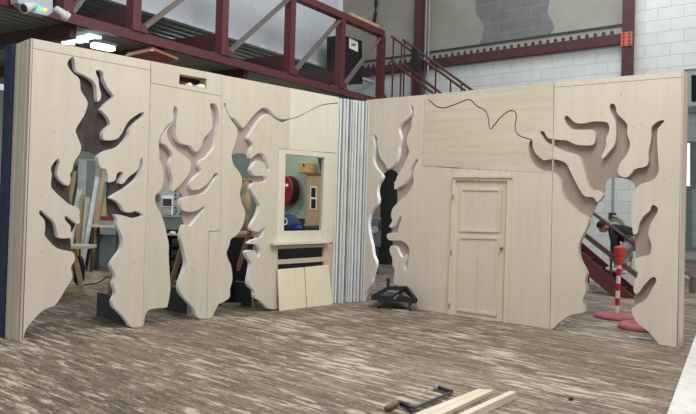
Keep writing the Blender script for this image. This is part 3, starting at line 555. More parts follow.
# G
G = flatthing(RW, 620, 335, 'rightmost plywood flat with the widest branching tree cut-out')
outG = [(554.5, 87.6, 1), (681.6, 77.3, 1), (678, 347.6, 1), (658.8, 344.6, 1), (656.2, 340.6), (647.8, 331), (638, 323.7), (633.5, 316.4), (632.2, 308), (645.4, 299.5), (651.4, 290), (656.3, 280.5), (652.8, 276.8), (644, 285), (638, 293.3), (633.6, 291), (634.5, 281.4), (638, 274), (635.7, 267), (634.8, 260), (637, 258), (643, 256), (649.5, 254.6), (651, 250), (651.2, 244.3), (648.5, 235.6), (649, 229), (652, 221), (657, 213), (657.6, 207.6), (653.4, 205), (651.2, 206.2), (649.6, 211), (644.7, 214.8), (639.6, 222.5), (637.5, 232.5), (633.2, 234), (632.2, 224), (630.8, 217), (632.2, 211), (631.7, 208), (632.8, 203.7), (632.6, 197), (634.8, 191), (637, 187), (642, 183.6), (650.7, 181), (655.8, 177), (658.6, 171), (658.5, 164), (657.7, 153), (657.1, 142.8), (657.6, 129.8), (660.7, 125.4), (664, 121.4), (663, 120.1), (658.6, 121), (653.6, 124.5), (651.3, 128.6), (651.2, 138.5), (648.5, 152), (648.5, 161.5), (645, 166.6), (634.8, 169), (630.4, 174.5), (625.4, 177.5), (619.8, 175.4), (617.8, 171), (620.3, 162.4), (626.5, 155), (629.6, 147), (629.6, 141.4), (627, 132.7), (627.4, 125.4), (624.3, 120.4), (617.4, 113.8), (615.5, 106), (612.2, 103.4), (609.6, 105.9), (610.7, 111.7), (615.4, 121), (616.2, 132.7), (614.7, 144.3), (609.2, 151.5), (605.2, 156.5), (602.2, 158.6), (601.6, 156.4), (604, 151), (606, 145), (606.2, 138), (609, 131.2), (608.8, 125), (605.4, 121.9), (593.8, 121.4), (583.7, 123.3), (575, 122.5), (568.4, 116.4), (565.8, 115.7), (564.2, 119), (566.6, 124.4), (571.5, 128.7), (579.5, 129.8), (591, 129.6), (595.2, 132.9), (595.2, 140), (592.6, 144.8), (584.5, 145.3), (575.7, 144.5), (567.3, 140.6), (558.8, 139.8), (554, 139.1, 1), (553.6, 145.7, 1), (558.8, 148.8), (569, 152.3), (576.5, 154.6), (580.6, 158.8), (584, 168.8), (586.2, 177.5), (588.4, 184.8), (592, 189.8), (597.8, 190.4), (602.8, 194.5), (601, 198.5), (597, 202), (593.5, 197.4), (584.8, 196.2), (579.5, 189), (574, 179), (569.8, 170.3), (565.8, 163.2), (558.6, 160), (553.4, 159.2, 1), (553, 172.4, 1), (556, 174.5), (560.8, 180), (562.3, 189), (566, 199.3), (574.6, 208), (580, 212.8), (587.5, 217.5), (588.6, 221.5), (586, 228.5), (580.8, 239), (578, 248), (580.2, 260.5), (586.2, 272.4), (584.9, 281), (586, 290.7), (582.6, 300.4), (584.7, 310.5), (582, 312.8), (570.4, 315.2), (558.3, 323.3), (551.6, 330.6, 1), (550.2, 330.4, 1), (552.8, 174, 1)]
poly('front_panel', RW, outG, 0, T, [PLY, EDGEB], G, side=1)
poly('header_board', RW, sharp([(554.6, 82.2), (681.8, 71), (681.6, 76.8), (554.5, 87.1)]), 0, TH, PLY, G)
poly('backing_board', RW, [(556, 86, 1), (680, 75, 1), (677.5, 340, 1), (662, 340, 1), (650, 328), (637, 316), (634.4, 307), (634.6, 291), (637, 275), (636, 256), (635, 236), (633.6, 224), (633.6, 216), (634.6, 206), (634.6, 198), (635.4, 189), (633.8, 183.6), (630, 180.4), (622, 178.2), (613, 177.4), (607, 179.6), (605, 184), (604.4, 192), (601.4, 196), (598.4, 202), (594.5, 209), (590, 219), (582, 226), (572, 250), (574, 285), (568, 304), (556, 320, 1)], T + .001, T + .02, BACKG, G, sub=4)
aR = RW.hit(681.8, 71)[0]; zR = RW.hit(681.8, 71)[1]
for i, (n0, n1, m_) in enumerate(((0, .05, TIMP), (.051, .11, PLY), (.111, .17, TIMP))):
    bm = B(); prism2(bm, RW, [[(aR + .002, .002), (aR + .03, .002), (aR + .03, zR), (aR + .002, zR)]], n0, n1); obj('end_batten', bm, m_, G)
# ------------------------------------------------------------------ feet and braces behind the left flats
nb = -Vector((DR.x, DR.y, 0))
ftl = ['black brace board behind the foot of the leftmost flat', 'black brace board seen between the two plywood feet beside the vent flat', 'black brace board behind the hooked-branch flat']
brl = ['tan timber brace rising behind the leftmost flat', 'tan timber brace behind the vent flat, seen through its trunk opening', 'tan timber brace slanting through the trunk opening of the hooked-branch flat']
for i, (px, py, L_, h, hz) in enumerate(((131, 324, .85, .33, 2.3), (189.5, 314.5, .8, .36, 2.3), (254, 307, .8, .36, 2.4))):
    p = fl(px, py); s_ = (Vector((p.x, p.y)) - LW.b).dot(LW.d)
    n0 = max(.13, -(Vector((p.x, p.y)) - LW.b).dot(LW.n))
    t = thing('brace_board', ftl[i], 'brace', LW.pt(s_, 0, n0 + L_ / 2), 'black brace boards behind the left flats')
    bm = B(); prism2(bm, LW, [[(s_, 0), (s_ + .03, 0), (s_ + .03, h), (s_, h)]], n0 + .026, n0 + L_); obj('board', bm, DARKG, t)
    bm = B(); prism2(bm, LW, [[(s_, 0), (s_ + .03, 0), (s_ + .03, h), (s_, h)]], n0, n0 + .025); obj('edge_post', bm, TIMP, t, 'pale end post')
    bm = B(); prism2(bm, LW, [[(s_, h + .0005), (s_ + .03, h + .0005), (s_ + .03, h + .012), (s_, h + .012)]], n0, n0 + L_); obj('top_edge', bm, GREY, t)
    bm = B(); bar(bm, LW.pt(s_ - .03, .02, n0 + L_ - .1), LW.pt(s_ - .03, hz, T + .06), .045, .07, (DL.x, DL.y, 0)); tag(obj('timber_brace', bm, TANP), brl[i], 'brace', 'timber braces behind the left flats')
bm = B(); bar(bm, fl(221, 304, .02), fl(243, 303.6, .02), .05, .036); tag(obj('floor_batten', bm, GREY), 'short pale grey batten on the floor behind the hooked-branch flat', 'batten')
# ------------------------------------------------------------------ things seen through the leftmost tree
def ftop(px, py, Y): return at(px, py, Y).z
def fbox(bm, x0, x1, ytop, Y, dep, z0=0.0):   # upright box with its front at depth Y
    a, b2 = at(x0, ytop, Y), at(x1, ytop, Y); z1 = (a.z + b2.z) / 2
    return box(bm, ((a.x + b2.x) / 2, Y + dep / 2, (z0 + z1) / 2), (b2.x - a.x, dep, z1 - z0))
def pthing(name, mat, pts, Y, th, label, cat, group=None, parent=None):
    bm = B(); prism(bm, FR(Y), sharp(pts), 0, th); o = obj(name, bm, mat, parent)
    return tag(o, label, cat, group) if label else o
t = thing('grey_locker', 'tall pale grey locker at the back of the workshop seen through the leftmost tree', 'locker', (at(86, 200, 17.9).x, 18.1, 0))
bm = B(); fbox(bm, 78, 96, 159, 17.9, .4); obj('carcass', bm, plain('pale grey enamel', (182, 194, 198), .45), t)
bm = B(); fbox(bm, 78.6, 87, 160.5, 17.87, .025, .1); obj('door', bm, plain('pale blue grey enamel', (196, 206, 210), .45), t)
bm = B(); fbox(bm, 87.5, 95.4, 160.5, 17.87, .025, .1); obj('door', bm, GREY, t)
def plank(pts, mat, Y, label): # leaning board, foot on the floor
    x0, y0, x1, y1, w = pts
    a = at(x0, y0, Y); b2 = at(x1, y1, Y + .0); zb = 0.03
    d = (b2 - a); k = (a.z - zb) / max(.01, a.z - b2.z); foot = a + d * k; foot.y -= .25
    top = a.copy(); wd = w * Y / F
    bm = B(); bar(bm, foot, top, wd, .03, (0, -1, .1)); lo = min(v.co.z for v in bm.verts)
    for v in bm.verts: v.co.z -= lo - .002
    return tag(obj('leaning_plank', bm, mat), label, 'plank', 'planks leaning at the back of the workshop')
plank((75, 170, 70, 215, 3.6), TIMB, 17.3, 'brown plank leaning at the far left of the planks behind the leftmost tree')
plank((79.5, 189, 75.5, 225, 4.6), plain('pale weathered board', (214, 220, 212), .7), 17.1, 'short pale board leaning left of the tan framed one behind the leftmost tree')
plank((83.6, 193, 82, 225, 3.6), TANP, 17.0, 'tan plank leaning in the middle of the planks behind the leftmost tree')
plank((88.6, 196, 87, 225, 4.8), plain('framed off white board', (210, 206, 188), .7), 16.9, 'off-white framed board among the planks behind the leftmost tree')
plank((97.6, 176, 91.8, 222, 4), plain('bluish white board', (220, 234, 240), .5), 16.8, 'bright bluish white board leaning behind the leftmost tree')
plank((104.5, 168, 98.5, 222, 3.4), TIMB, 16.7, 'long tan plank leaning right of the bright bluish white board')
plank((107, 196, 103, 222, 4), TANP, 17.1, 'short tan plank leaning nearest the red box')
t = thing('shelf_bench', 'pale-topped bench carrying a red box, behind the leftmost tree', 'bench', (at(105, 226, 16.2).x, 16.4, 0))
bm = B(); a, b2 = at(89.5, 226, 16.1), at(119, 226.5, 16.1); box(bm, ((a.x + b2.x) / 2, 16.35, a.z), (b2.x - a.x, .5, .045)); obj('top', bm, PALE, t); zb_ = a.z
for x in (a.x + .05, b2.x - .05):
    for y in (16.16, 16.54):
        bm = B(); box(bm, (x, y, (zb_ - .023) / 2), (.05, .05, zb_ - .023)); obj('leg', bm, DARKG, t)
bm = B(); a = at(98.8, 224.5, 16.2); b2 = at(114.5, 224.5, 16.2); box(bm, ((a.x + b2.x) / 2, 16.35, zb_ + .0235 + .05), (b2.x - a.x, .25, .1)); tag(obj('grey_case', bm, GREY), 'flat grey case lying on the pale bench under the red box', 'case')
bm = B(); box(bm, ((a.x + b2.x) / 2, 16.35, zb_ + .125 + .045), ((b2.x - a.x) * .9, .24, .09)); tag(obj('red_box', bm, plain('dull red card', (136, 44, 50), .7)), 'dull red box on the grey case behind the leftmost tree', 'box')
t = thing('grey_cabinet', 'low grey cabinet under the pale bench behind the leftmost tree', 'cabinet', (at(108, 240, 14.6).x, 16.9, 0))
bm = B(); fbox(bm, 97.5, 121, 234.5, 16.66, .4); obj('carcass', bm, plain('blue grey enamel', (124, 140, 142), .5), t)
bm = B(); fbox(bm, 98.5, 120, 236, 16.64, .019, .05); d_ = obj('door', bm, plain('mid blue grey enamel', (120, 134, 136), .5), t)
bm = B(); p = at(117, 250, 16.63); box(bm, p, (.03, .02, .12)); obj('handle', bm, DARKG, d_)
t = thing('trestle_table', 'pale wooden trestle table end at the left behind the leftmost tree', 'table', (at(76, 250, 12.3).x, 12.5, 0))
a, b2 = at(56, 246.5, 12.2), at(87.5, 248.5, 12.2); bm = B(); box(bm, ((a.x + b2.x) / 2, 12.4, a.z), (b2.x - a.x, .5, .05)); obj('top', bm, PALE, t); zt_ = a.z
for x0, x1 in ((73, 83), (68, 62)):
    A_ = at(x0, 258, 12.3); A_.z = zt_ - .026; Bp = at(x1, 300, 12.3); Bp.z = .02
    bm = B(); bar(bm, A_, Bp, .07, .05, (0, 1, 0)); obj('leg', bm, TANP, t)
bm = B(); A_ = at(64, 291, 12.3); Bp = at(80, 290.5, 12.3); bar(bm, A_, Bp, .03, .05); obj('stretcher', bm, TIMB, t)
t = thing('tool_bag', 'black tool bag hanging under the trestle table end', 'bag', at(77, 285, 12.55))
bm = B(); a = at(76.5, 268, 12.62); lathe(bm, Vector((a.x, 12.75, a.z - .28)), [(.05, 0), (.09, .05), (.1, .25), (.07, .42), (.03, .48)]); obj('sack', bm, BLACK, t, shade=True)
bm = B(); tube(bm, [Vector((a.x, 12.75, a.z + .19)), Vector((a.x, 12.75, zt_ - .026))], .012); obj('strap', bm, BLACK, t)
bm = B(); tube(bm, [fl(x, y, .012) for x, y in ((76, 284), (80, 285.5), (86, 284.5), (95, 283.6), (101, 281), (106, 277.5), (112, 276), (124, 275))], .012); tag(obj('floor_cable', bm, BLACK), 'black cable snaking over the floor behind the leftmost tree', 'cable')
bm = B(); fbox(bm, 80, 97, 226, 17.45, .2); tag(obj('dark_cupboard', bm, BLACK), 'low black cupboard in the gloom behind the leaning planks', 'cupboard')
# ------------------------------------------------------------------ through the vent flat's trunk
t = thing('switch_panel', 'grey electrical panel with a dark screen seen through the vent flat', 'panel', at(169, 217, 15.8))
fp = FR(15.8)
poly('carcass', fp, sharp([(150, 188), (184, 188.5), (184, 217), (150, 217)]), 0, .25, plain('panel grey', (158, 170, 168), .5), t)
poly('screen_frame', fp, sharp([(162, 195.8), (173, 196), (173, 215), (171, 215), (171, 207), (162, 207)]), -.02, -.001, WHITE, t)
poly('screen', fp, sharp([(162.6, 198.6), (171.6, 198.8), (171.6, 206), (162.6, 205.8)]), -.03, -.021, plain('dark screen', (58, 40, 46), .2), t)
poly('lilac_plate', fp, sharp([(162.6, 208), (170.4, 208.2), (170.4, 214.8), (162.6, 214.6)]), -.02, -.001, LILAC, t)
poly('label_plate', fp, sharp([(155.6, 194.2), (157.8, 194.3), (157.8, 201), (155.6, 200.8)]), -.02, -.001, GDARK, t)
poly('label_plate', fp, sharp([(157.9, 193.6), (159.6, 193.7), (159.6, 196.6), (157.9, 196.6)]), -.02, -.001, ORANGE, t)
poly('label_plate', fp, sharp([(158, 197.6), (160.2, 197.7), (160.2, 201.4), (158, 201.2)]), -.02, -.001, plain('green plate', (90, 140, 70), .5), t)
for x, y in ((175.5, 191.2), (175.5, 195), (175.4, 198.6), (181, 194.6), (175.8, 207.6), (176.2, 211), (174.8, 213.6), (180, 213.8)):
    bm = B(); lathe(bm, at(x, y, 15.799), [(.018, 0), (.016, .03)], (0, -1, 0), 10); obj('button', bm, BLACK, t)
bm = B(); fbox(bm, 150, 187, 218, 15.85, .3); tag(obj('grey_cupboard', bm, plain('grey green enamel', (120, 130, 124), .5)), 'grey cupboard standing below the electrical panel', 'cupboard')
t = thing('storage_rack', 'dark storage rack with loaded shelves behind the vent flat', 'rack', (at(175, 260, 14.2).x, 14.4, 0))
xa, xb = at(158, 250, 14.2).x, at(190, 250, 14.2).x
for x in (xa, xb):
    bm = B(); box(bm, (x, 14.25, .52), (.04, .04, 1.04)); obj('upright', bm, BLACK, t)
    bm = B(); box(bm, (x, 14.6, .52), (.04, .04, 1.04)); obj('upright', bm, BLACK, t)
for z in (.12, .33, .54, .75, .96):
    bm = B(); box(bm, ((xa + xb) / 2, 14.425, z), (xb - xa - .042, .4, .02)); obj('shelf', bm, TANP if z > .9 else DARKG, t)
bm = B(); box(bm, ((xa + xb) / 2, 14.64, .55), (xb - xa, .015, 1.0)); obj('back', bm, BLACK, t)
for z in (.13, .34, .55, .76):
    for k in range(3):
        bm = B(); box(bm, (xa + .13 + k * .19, 14.4, z + .07), (.14, .3, .11)); tag(obj('stored_box', bm, [BLACK, DARKG, DARKG][k]), 'small dark box on the shelves of the dark storage rack', 'box', 'dark boxes on the storage rack')
bm = B(); lathe(bm, Vector((at(172, 234, 14.3).x, 14.35, .971)), [(.05, 0), (.06, .03), (.05, .05), (.02, .055)]); tag(obj('white_roll', bm, WHITE), 'small white roll on top of the dark storage rack', 'roll')
# ------------------------------------------------------------------ through the hooked-branch flat's trunk
bm = B(); fbox(bm, 224, 258, 120, 18.2, .1); o = tag(obj('green_door', bm, GDARK), 'dark grey green door leaf seen through the hooked-branch flat', 'door')
t = thing('turned_post', 'tan turned wooden post on the work crate behind the hooked-branch flat', 'post', Vector((at(245.5, 205, 15).x, 15.2, .95)))
a = at(245.6, 208, 15.2); zt_ = at(245.6, 180.5, 15.2).z; z0 = .951
bm = B(); lathe(bm, (a.x, 15.2, z0), [(.07, 0), (.07, zt_ * .2), (.1, zt_ * .24), (.11, (zt_ - z0) * .45), (.1, (zt_ - z0) * .7), (.06, (zt_ - z0) * .8), (.09, (zt_ - z0) * .86), (.09, zt_ - z0)]); obj('turning', bm, TANP, t, shade=True)
bm = B(); box(bm, (a.x, 15.2, zt_ + .0205), (.26, .2, .04)); obj('cap', bm, TIMB, t)
bm = B(); fbox(bm, 222, 266, 238.5, 15.0, .5); cz = max(v.co.z for v in bm.verts)
for v in bm.verts:
    if v.co.z > .1: v.co.z = .95
tag(obj('work_crate', bm, BLACK), 'large black crate behind the hooked-branch flat', 'crate')
bm = B(); a = at(236, 238, 14.6); box(bm, (a.x, 14.75, .41), (.32, .3, .82)); tag(obj('dark_case', bm, BLACK), 'black upright case standing in front of the large black crate', 'case')
bm = B(); box(bm, (a.x, 14.75, .82 + .0505), (.3, .24, .1), .2); tag(obj('brown_box', bm, plain('red brown card', (112, 74, 60), .8)), 'red brown box lying on the black upright case', 'box')
# ------------------------------------------------------------------ through the window opening
PW = PR.off(-.02)
t = thing('hose_reel', 'large dark red hose reel on the pale green wall seen through the window opening', 'hose reel', PR.pt(*PR.hit(291, 203), -.3))
c = PR.pt(*PR.hit(293.2, 190.5), 0); ax = Vector((DL.x, DL.y, 0)); R_ = .36
bm = B(); lathe(bm, c, [(.12, .006), (.12, .1), (R_, .1), (R_, .115), (.16, .12), (.16, .33), (R_, .335), (R_, .35), (R_ - .02, .36), (.09, .36), (.07, .34)], ax, 32); obj('drum', bm, REDD, t, bev=.004)
bm = B(); lathe(bm, c, [(.165, .124), (R_ - .03, .13), (R_ - .03, .325), (.165, .33)], ax, 32); obj('hose', bm, BLACK, t, 'black coiled hose')
bm = B(); lathe(bm, c + ax * .36, [(.07, 0), (.06, .04)], ax, 16); obj('hub', bm, BLACK, t)
up_ = Vector((0, 0, 1)); rt_ = Vector((DR.x, DR.y, 0))
for u, v, w_, h_ in ((.15, .12, .1, .07), (-.06, -.18, .05, .1), (.05, -.16, .05, .1)):
    bm = B(); box(bm, c + rt_ * u + up_ * v + ax * .363, (w_, .004, h_), math.atan2(DR.y, DR.x)); obj('sticker', bm, WHITE, t, 'white sticker')
t = thing('tool_cabinet', 'tall tan cabinet with two small dark glazed windows, right of the hose reel', 'cabinet', PR.pt(PR.hit(313, 230)[0], 0, -.2))
poly('carcass', PR, sharp([(306.6, 174.6), (322.6, 175.4), (322, 262), (306, 262)]), -.35, -.005, TANP, t)
bm = B(); z1 = PR.hit(314, 175, -.35)[1]; s0_, s1_ = PR.hit(306, 175, -.35)[0], PR.hit(323, 175, -.35)[0]
prism2(bm, PR, [[(s0_, 0), (s1_, 0), (s1_, .7), (s0_, .7)]], -.34, -.006); obj('base', bm, TANP, t)
bm = B(); prism2(bm, PR, [[(s0_ - .02, z1 + .001), (s1_ + .02, z1 + .001), (s1_ + .02, z1 + .05), (s0_ - .02, z1 + .05)]], -.38, -.005); obj('cornice', bm, plain('brown timber', (120, 84, 56), .6), t)
fr_ = poly('window_frame', PR, sharp([(310.3, 186.3), (316.4, 186.8), (316, 209.8), (309.9, 209.2)]), -.37, -.351, WHITE, t)
for y0, y1 in ((187.5, 197), (199, 208.2)):
    poly('pane', PR, sharp([(311.2, y0), (315.6, y0 + .3), (315.4, y1 + .3), (311, y1)]), -.376, -.371, BLACK, fr_)
bm = B(); a = PR.hit(312.5, 173)[0]; w_ = (PR.hit(317.5, 170)[0] - PR.hit(308, 170)[0]); prism2(bm, PR, [[(a - w_ / 2, z1 + .051), (a + w_ / 2, z1 + .051), (a + w_ / 2, z1 + .051 + .26), (a - w_ / 2, z1 + .051 + .26)]], -.34, -.06)
o = tag(obj('wicker_box', bm, WICK, bev=.02), 'tan wicker box on top of the tan cabinet', 'box')
bm = B(); lathe(bm, PR.pt(a + .04, z1 + .24, -.341), [(.035, 0), (.03, .01)], ax, 10); obj('handle_hole', bm, BLACK, o)
bm = B(); prism(bm, PR, sharp([(317.4, 158), (324, 158.5), (324, 171.5), (319.8, 171.5), (319.8, 166)]), -.12, -.004); tag(obj('dark_pipework', bm, DARKG), 'dark boxed pipework on the wall above the tan cabinet', 'pipe')
# bench with clutter behind the window
t = thing('work_bench', 'workbench behind the window opening carrying blue bags and rolls', 'bench', LW.pt(LW.hit(304, 304)[0], 0, 1.3))
zW = 1.13
s0_, s1_ = LW.hit(276, 240)[0] + .35, LW.hit(340, 240)[0] - .9
bm = B(); prism2(bm, LW, [[(s0_, zW - .05), (s1_, zW - .05), (s1_, zW), (s0_, zW)]], .95, 1.8); obj('top', bm, TANP, t)
for s_ in (s0_ - .06, s1_ + .06):
    for n_ in (1.0, 1.66):
        bm = B(); prism2(bm, LW, [[(s_ - .03, 0), (s_ + .03, 0), (s_ + .03, zW - .051), (s_ - .03, zW - .051)]], n_, n_ + .06); obj('leg', bm, TANP, t)
bm = B(); prism2(bm, LW, [[(s0_, .0), (s1_, .0), (s1_, zW - .06), (s0_, zW - .06)]], .93, .945); obj('dark_backer', bm, BLACK, t)  # black sheet added so the openings under the mantel look dark
def onbench(px, n): return LW.pt(LW.hit(px, 230, n)[0], zW, n)
def lumpy(name, c, sx, sy, sz, mat, seed, parent=None, label=None):
    bm = B(); bmesh.ops.create_icosphere(bm, subdivisions=3, radius=1); rnd = random.Random(seed)
    ph = [rnd.uniform(0, 6) for _ in range(4)]
    for v in bm.verts:
        k = 1 + .1 * math.sin(3 * v.co.x + ph[0]) + .09 * math.sin(4 * v.co.y + ph[1]) + .07 * math.sin(5 * v.co.z + ph[2])
        v.co = Vector((v.co.x * k * sx, v.co.y * k * sy, v.co.z * k * sz))
    lo = min(v.co.z for v in bm.verts)
    for v in bm.verts:
        v.co.z = max(v.co.z - lo - .06 * sz, 0); v.co += Vector(c)
    return obj(name, bm, mat, parent, label, shade=True)
p = onbench(288.5, 1.25); o = lumpy('blue_bag', p + Vector((0, 0, .002)), .24, .2, .15, plain('navy bag cloth', (38, 66, 112), .6), 3)
tag(o, 'dark blue bag with a white ring mark, on the workbench behind the window opening', 'bag')
bm = B(); cc = LW.pt(*LW.hit(284.8, 221.5, 1.03), 1.03); d_ = Vector((LW.n.x, LW.n.y, 0))
pts = [cc + (Vector((DL.x, DL.y, 0)) * math.cos(k * math.pi / 10) + Vector((0, 0, 1)) * math.sin(k * math.pi / 10)) * .055 for k in range(21)]
tube(bm, pts, .011, 6); obj('ring_mark', bm, WHITE, o, 'white ring mark')
p = onbench(297.5, 1.07); tag(lumpy('blue_sack', p + Vector((0, 0, .002)), .1, .1, .07, BLUEB, 8), 'small bright blue sack in the middle of the workbench', 'sack')
a_, b_ = onbench(302, 1.15) + Vector((0, 0, .062)), onbench(318.6, 1.2) + Vector((0, 0, .062)); bm = B(); tube(bm, [a_, b_], .058, 12); tag(obj('dark_roll', bm, GREENBK), 'blackish green roll lying on the workbench under the window opening', 'roll')
t = thing('dark_bucket', 'dark red bucket with a raised handle on the workbench below the hose reel', 'bucket', onbench(297.5, 1.5))
c = onbench(297.5, 1.5); bm = B(); lathe(bm, c + Vector((0, 0, .002)), [(.1, 0), (.14, .22), (.145, .23), (.13, .23), (.1, .03)]); obj('pail', bm, plain('dark red pail', (92, 40, 44), .5), t)
bm = B(); tube(bm, [c + Vector((math.cos(k * math.pi / 12) * .14, 0, .22 + math.sin(k * math.pi / 12) * .16)) for k in range(13)], .01, 6); obj('handle', bm, LGREY, t)
bm = B(); tube(bm, [onbench(306, 1.4) + Vector((0, 0, .05)), onbench(319.5, 1.45) + Vector((0, 0, .05))], .045, 12); tag(obj('white_roll', bm, LGREY), 'pale roll of sheeting lying behind the blackish green roll', 'roll')
# ------------------------------------------------------------------ through the slim tree
bm = B(); fbox(bm, 378.5, 402, 120, 20.3, .12); 
for v in bm.verts: v.co.y += (v.co.x - 1) * -.3
tag(obj('black_drape', bm, BLACK), 'tall black flat standing far back behind the slim tree cut-out', 'flat')
t = thing('grey_machine', 'grey workshop machine with a round dial at the left of the slim tree opening', 'machine', (at(372, 250, 17.5).x, 17.8, 0))
bm = B(); fbox(bm, 352, 379, 247, 17.5, .6); obj('plinth', bm, BLACK, t)
z0 = at(365, 247, 17.5).z
bm = B(); fbox(bm, 356, 381.5, 217, 17.5, .5, z0 + .001); obj('body', bm, plain('machine grey', (86, 90, 94), .4), t, bev=.03)
bm = B(); lathe(bm, at(374.5, 230, 17.49), [(.09, 0), (.09, .02), (.07, .03)], (0, -1, 0)); obj('dial', bm, GREY, t)
bm = B(); p = at(380, 225, 17.47); box(bm, p, (.05, .04, .2)); obj('lever', bm, BLACK, t)
bm = B(); fbox(bm, 356, 380.5, 206, 17.55, .4, at(365, 217, 17.5).z + .002); obj('hopper', bm, plain('brown grey guard', (110, 92, 88), .5), t)
bm = B(); fbox(bm, 350, 380, 150, 19.6, .2); tag(obj('grey_partition', bm, plain('partition grey', (166, 172, 168), .6)), 'pale grey partition far behind the grey machine', 'partition')
# dolly in the slim tree's opening
t = thing('wheeled_dolly', 'black wheeled dolly frame parked in the foot of the slim tree cut-out', 'dolly', fl(393, 306))
z_ = .17
A_, B_, C_, D_ = fl(372, 297.2, z_), fl(416, 300.8, z_), fl(388, 288.2, .33), fl(406, 288, .33)
for a, b2, w_, h_ in ((A_, B_, .06, .08), (A_, C_, .05, .06), (C_, D_, .05, .06), (D_, B_, .05, .06)):
    bm = B(); bar(bm, a, b2, w_, h_); obj('frame_bar', bm, BLACK, t)
bm = B(); bar(bm, A_ + (B_ - A_) * .45, D_, .04, .05); obj('cross_bar', bm, BLACK, t)
bm = B(); vs = [bm.verts.new(fl(x, y, z)) for z in (.15, .17) for x, y in ((372, 297), (415, 300.5), (403, 294), (385, 291))]
for f in ((0, 1, 2, 3), (7, 6, 5, 4), (0, 1, 5, 4), (1, 2, 6, 5), (2, 3, 7, 6), (3, 0, 4, 7)): quadface(bm, [vs[i] for i in f])
bmesh.ops.recalc_face_normals(bm, faces=bm.faces[:]); obj('deck_plate', bm, DARKG, t)
bm = B(); bar(bm, fl(394.5, 298.5, z_ + .06), fl(403, 290.5, z_ + .06), .02, .02); obj('strut', bm, STEEL, t, 'bright steel strut')
bm = B(); bar(bm, C_ + Vector((0, 0, .0)), C_ + Vector((0, 0, .16)), .06, .05); obj('stop_block', bm, BLACK, t)
for a in (A_ + (B_ - A_) * .17, A_ + (B_ - A_) * .87):
    bm = B(); lathe(bm, Vector((a.x - .015, a.y, .05)), [(.05, 0), (.05, .03)], (1, 0, 0), 16); cs = obj('caster', bm, BLACK, t)
    bm = B(); box(bm, (a.x, a.y, .11), (.05, .03, .09)); obj('fork', bm, DARKG, cs)
for k, (x, y, w_) in enumerate(((398, 310.5, .2), (404, 311.5, .16), (409, 309.6, .1))):
    p = fl(x, y); bm = B(); box(bm, (p.x, p.y, .008), (w_, .07, .012), .3 * k); tag(obj('wood_offcut', bm, LILAC), ['longest thin pale offcut on the floor under the dolly', 'middle-sized thin pale offcut on the floor under the dolly', 'shortest thin pale offcut on the floor under the dolly'][k], 'offcut', 'offcuts under the dolly')
# ------------------------------------------------------------------ staircase behind the right flats
t = thing('staircase', 'maroon steel staircase against the block wall behind the right flats', 'stairs', SW.pt(SW.hit(600, 280)[0], 0, .45))
sF, _ = SW.hit(634, 299); slope = None
s1_, z1_ = SW.hit(578, 250)
slope = z1_ / (sF - s1_)
sL = SW.hit(545, 221)[0]; zL = slope * (sF - sL)
lowdir = lambda s: max(0, slope * (sF - s))
for n_ in (0, .46):
    bm = B(); prism2(bm, SW, [[(sL, zL - .38), (sF - .42, .003), (sF + .04, .003), (sL, zL + .03)]], n_, n_ + .04); obj('stringer', bm, MAROON, t)
k = int(zL / .19)
for i in range(1, k + 1):
    z = i * zL / (k + 1); s_ = sF - z / slope - .12
    bm = B(); prism2(bm, SW, [[(s_ - .09, z - .02), (s_ + .09, z - .02), (s_ + .09, z), (s_ - .09, z)]], .041, 0.459); obj('tread', bm, DARKG, t)
uz = lambda px, py: SW.hit(px, py)
hs0, hz0 = SW.hit(391, 36); hs1, hz1 = SW.hit(464, 90); us = (hz0 - hz1) / (hs1 - hs0)
zU = lambda s: hz0 - us * (s - hs0)
sU = sL - 1.0
# landing
bm = B(); prism2(bm, SW, [[(sU, zL - .1), (sL - .001, zL - .1), (sL - .001, zL), (sU, zL)]], 0, .5); obj('landing', bm, MAROON, t)
s_l = sU - .001
off = zU(s_l) - zL - .06                       # handrail height above the nosing line of the upper flight
for n_ in (0, .46):
    bm = B(); prism2(bm, SW, [[(hs0, hz0 - off - .12), (s_l, zL - .1), (s_l, zL + .1), (hs0, hz0 - off + .12)]], n_, n_ + .04); obj('stringer', bm, MAROON, t)
kk = 12
for i in range(1, kk):
    s_ = hs0 + (s_l - hs0) * i / kk; z = zU(s_) - off
    bm = B(); prism2(bm, SW, [[(s_ - .13, z - .03), (s_ + .13, z - .03), (s_ + .13, z), (s_ - .13, z)]], .041, 0.459); obj('tread', bm, DARKG, t)
for n_, px0 in ((.02, 391), (.48, 411)):
    sA = SW.hit(px0, 40)[0] if n_ < .1 else hs0
    for dz in (0, -.62):
        bm = B(); e = hs0 + (s_l - hs0) * .93; tube(bm, [SW.pt(sA, zU(sA) + dz, n_), SW.pt(e, zU(e) + dz, n_)], .032); obj('handrail', bm, MAROOND, t)
    for f in (.02, .1, .32, .55, .8):
        s_ = sA + (s_l - sA) * f; bm = B(); tube(bm, [SW.pt(s_, zU(s_) - off, n_), SW.pt(s_, zU(s_), n_)], .022); obj('baluster', bm, MAROOND, t)
def rail(p, r=.03, n_=.02):
    bm = B(); (xa, ya), (xb, yb) = p; A_ = SW.hit(xa, ya); B_ = SW.hit(xb, yb)
    tube(bm, [SW.pt(*A_, n_), SW.pt(*B_, n_)], r); return obj('handrail', bm, MAROOND, t)
rail(((552, 183), (655, 259)), .035); rail(((552, 208), (652, 286)), .025); rail(((556, 214), (652, 289.5)), .025)
for px in (560, 611, 648):
    s_ = SW.hit(px, 250)[0]; y_ = 183 + (px - 552) * .738; z_ = SW.hit(px, y_)[1]; bm = B(); tube(bm, [SW.pt(s_, max(.0, lowdir(s_) - .02), .02), SW.pt(s_, z_, .02)], .025); obj('baluster', bm, DARKG, t)
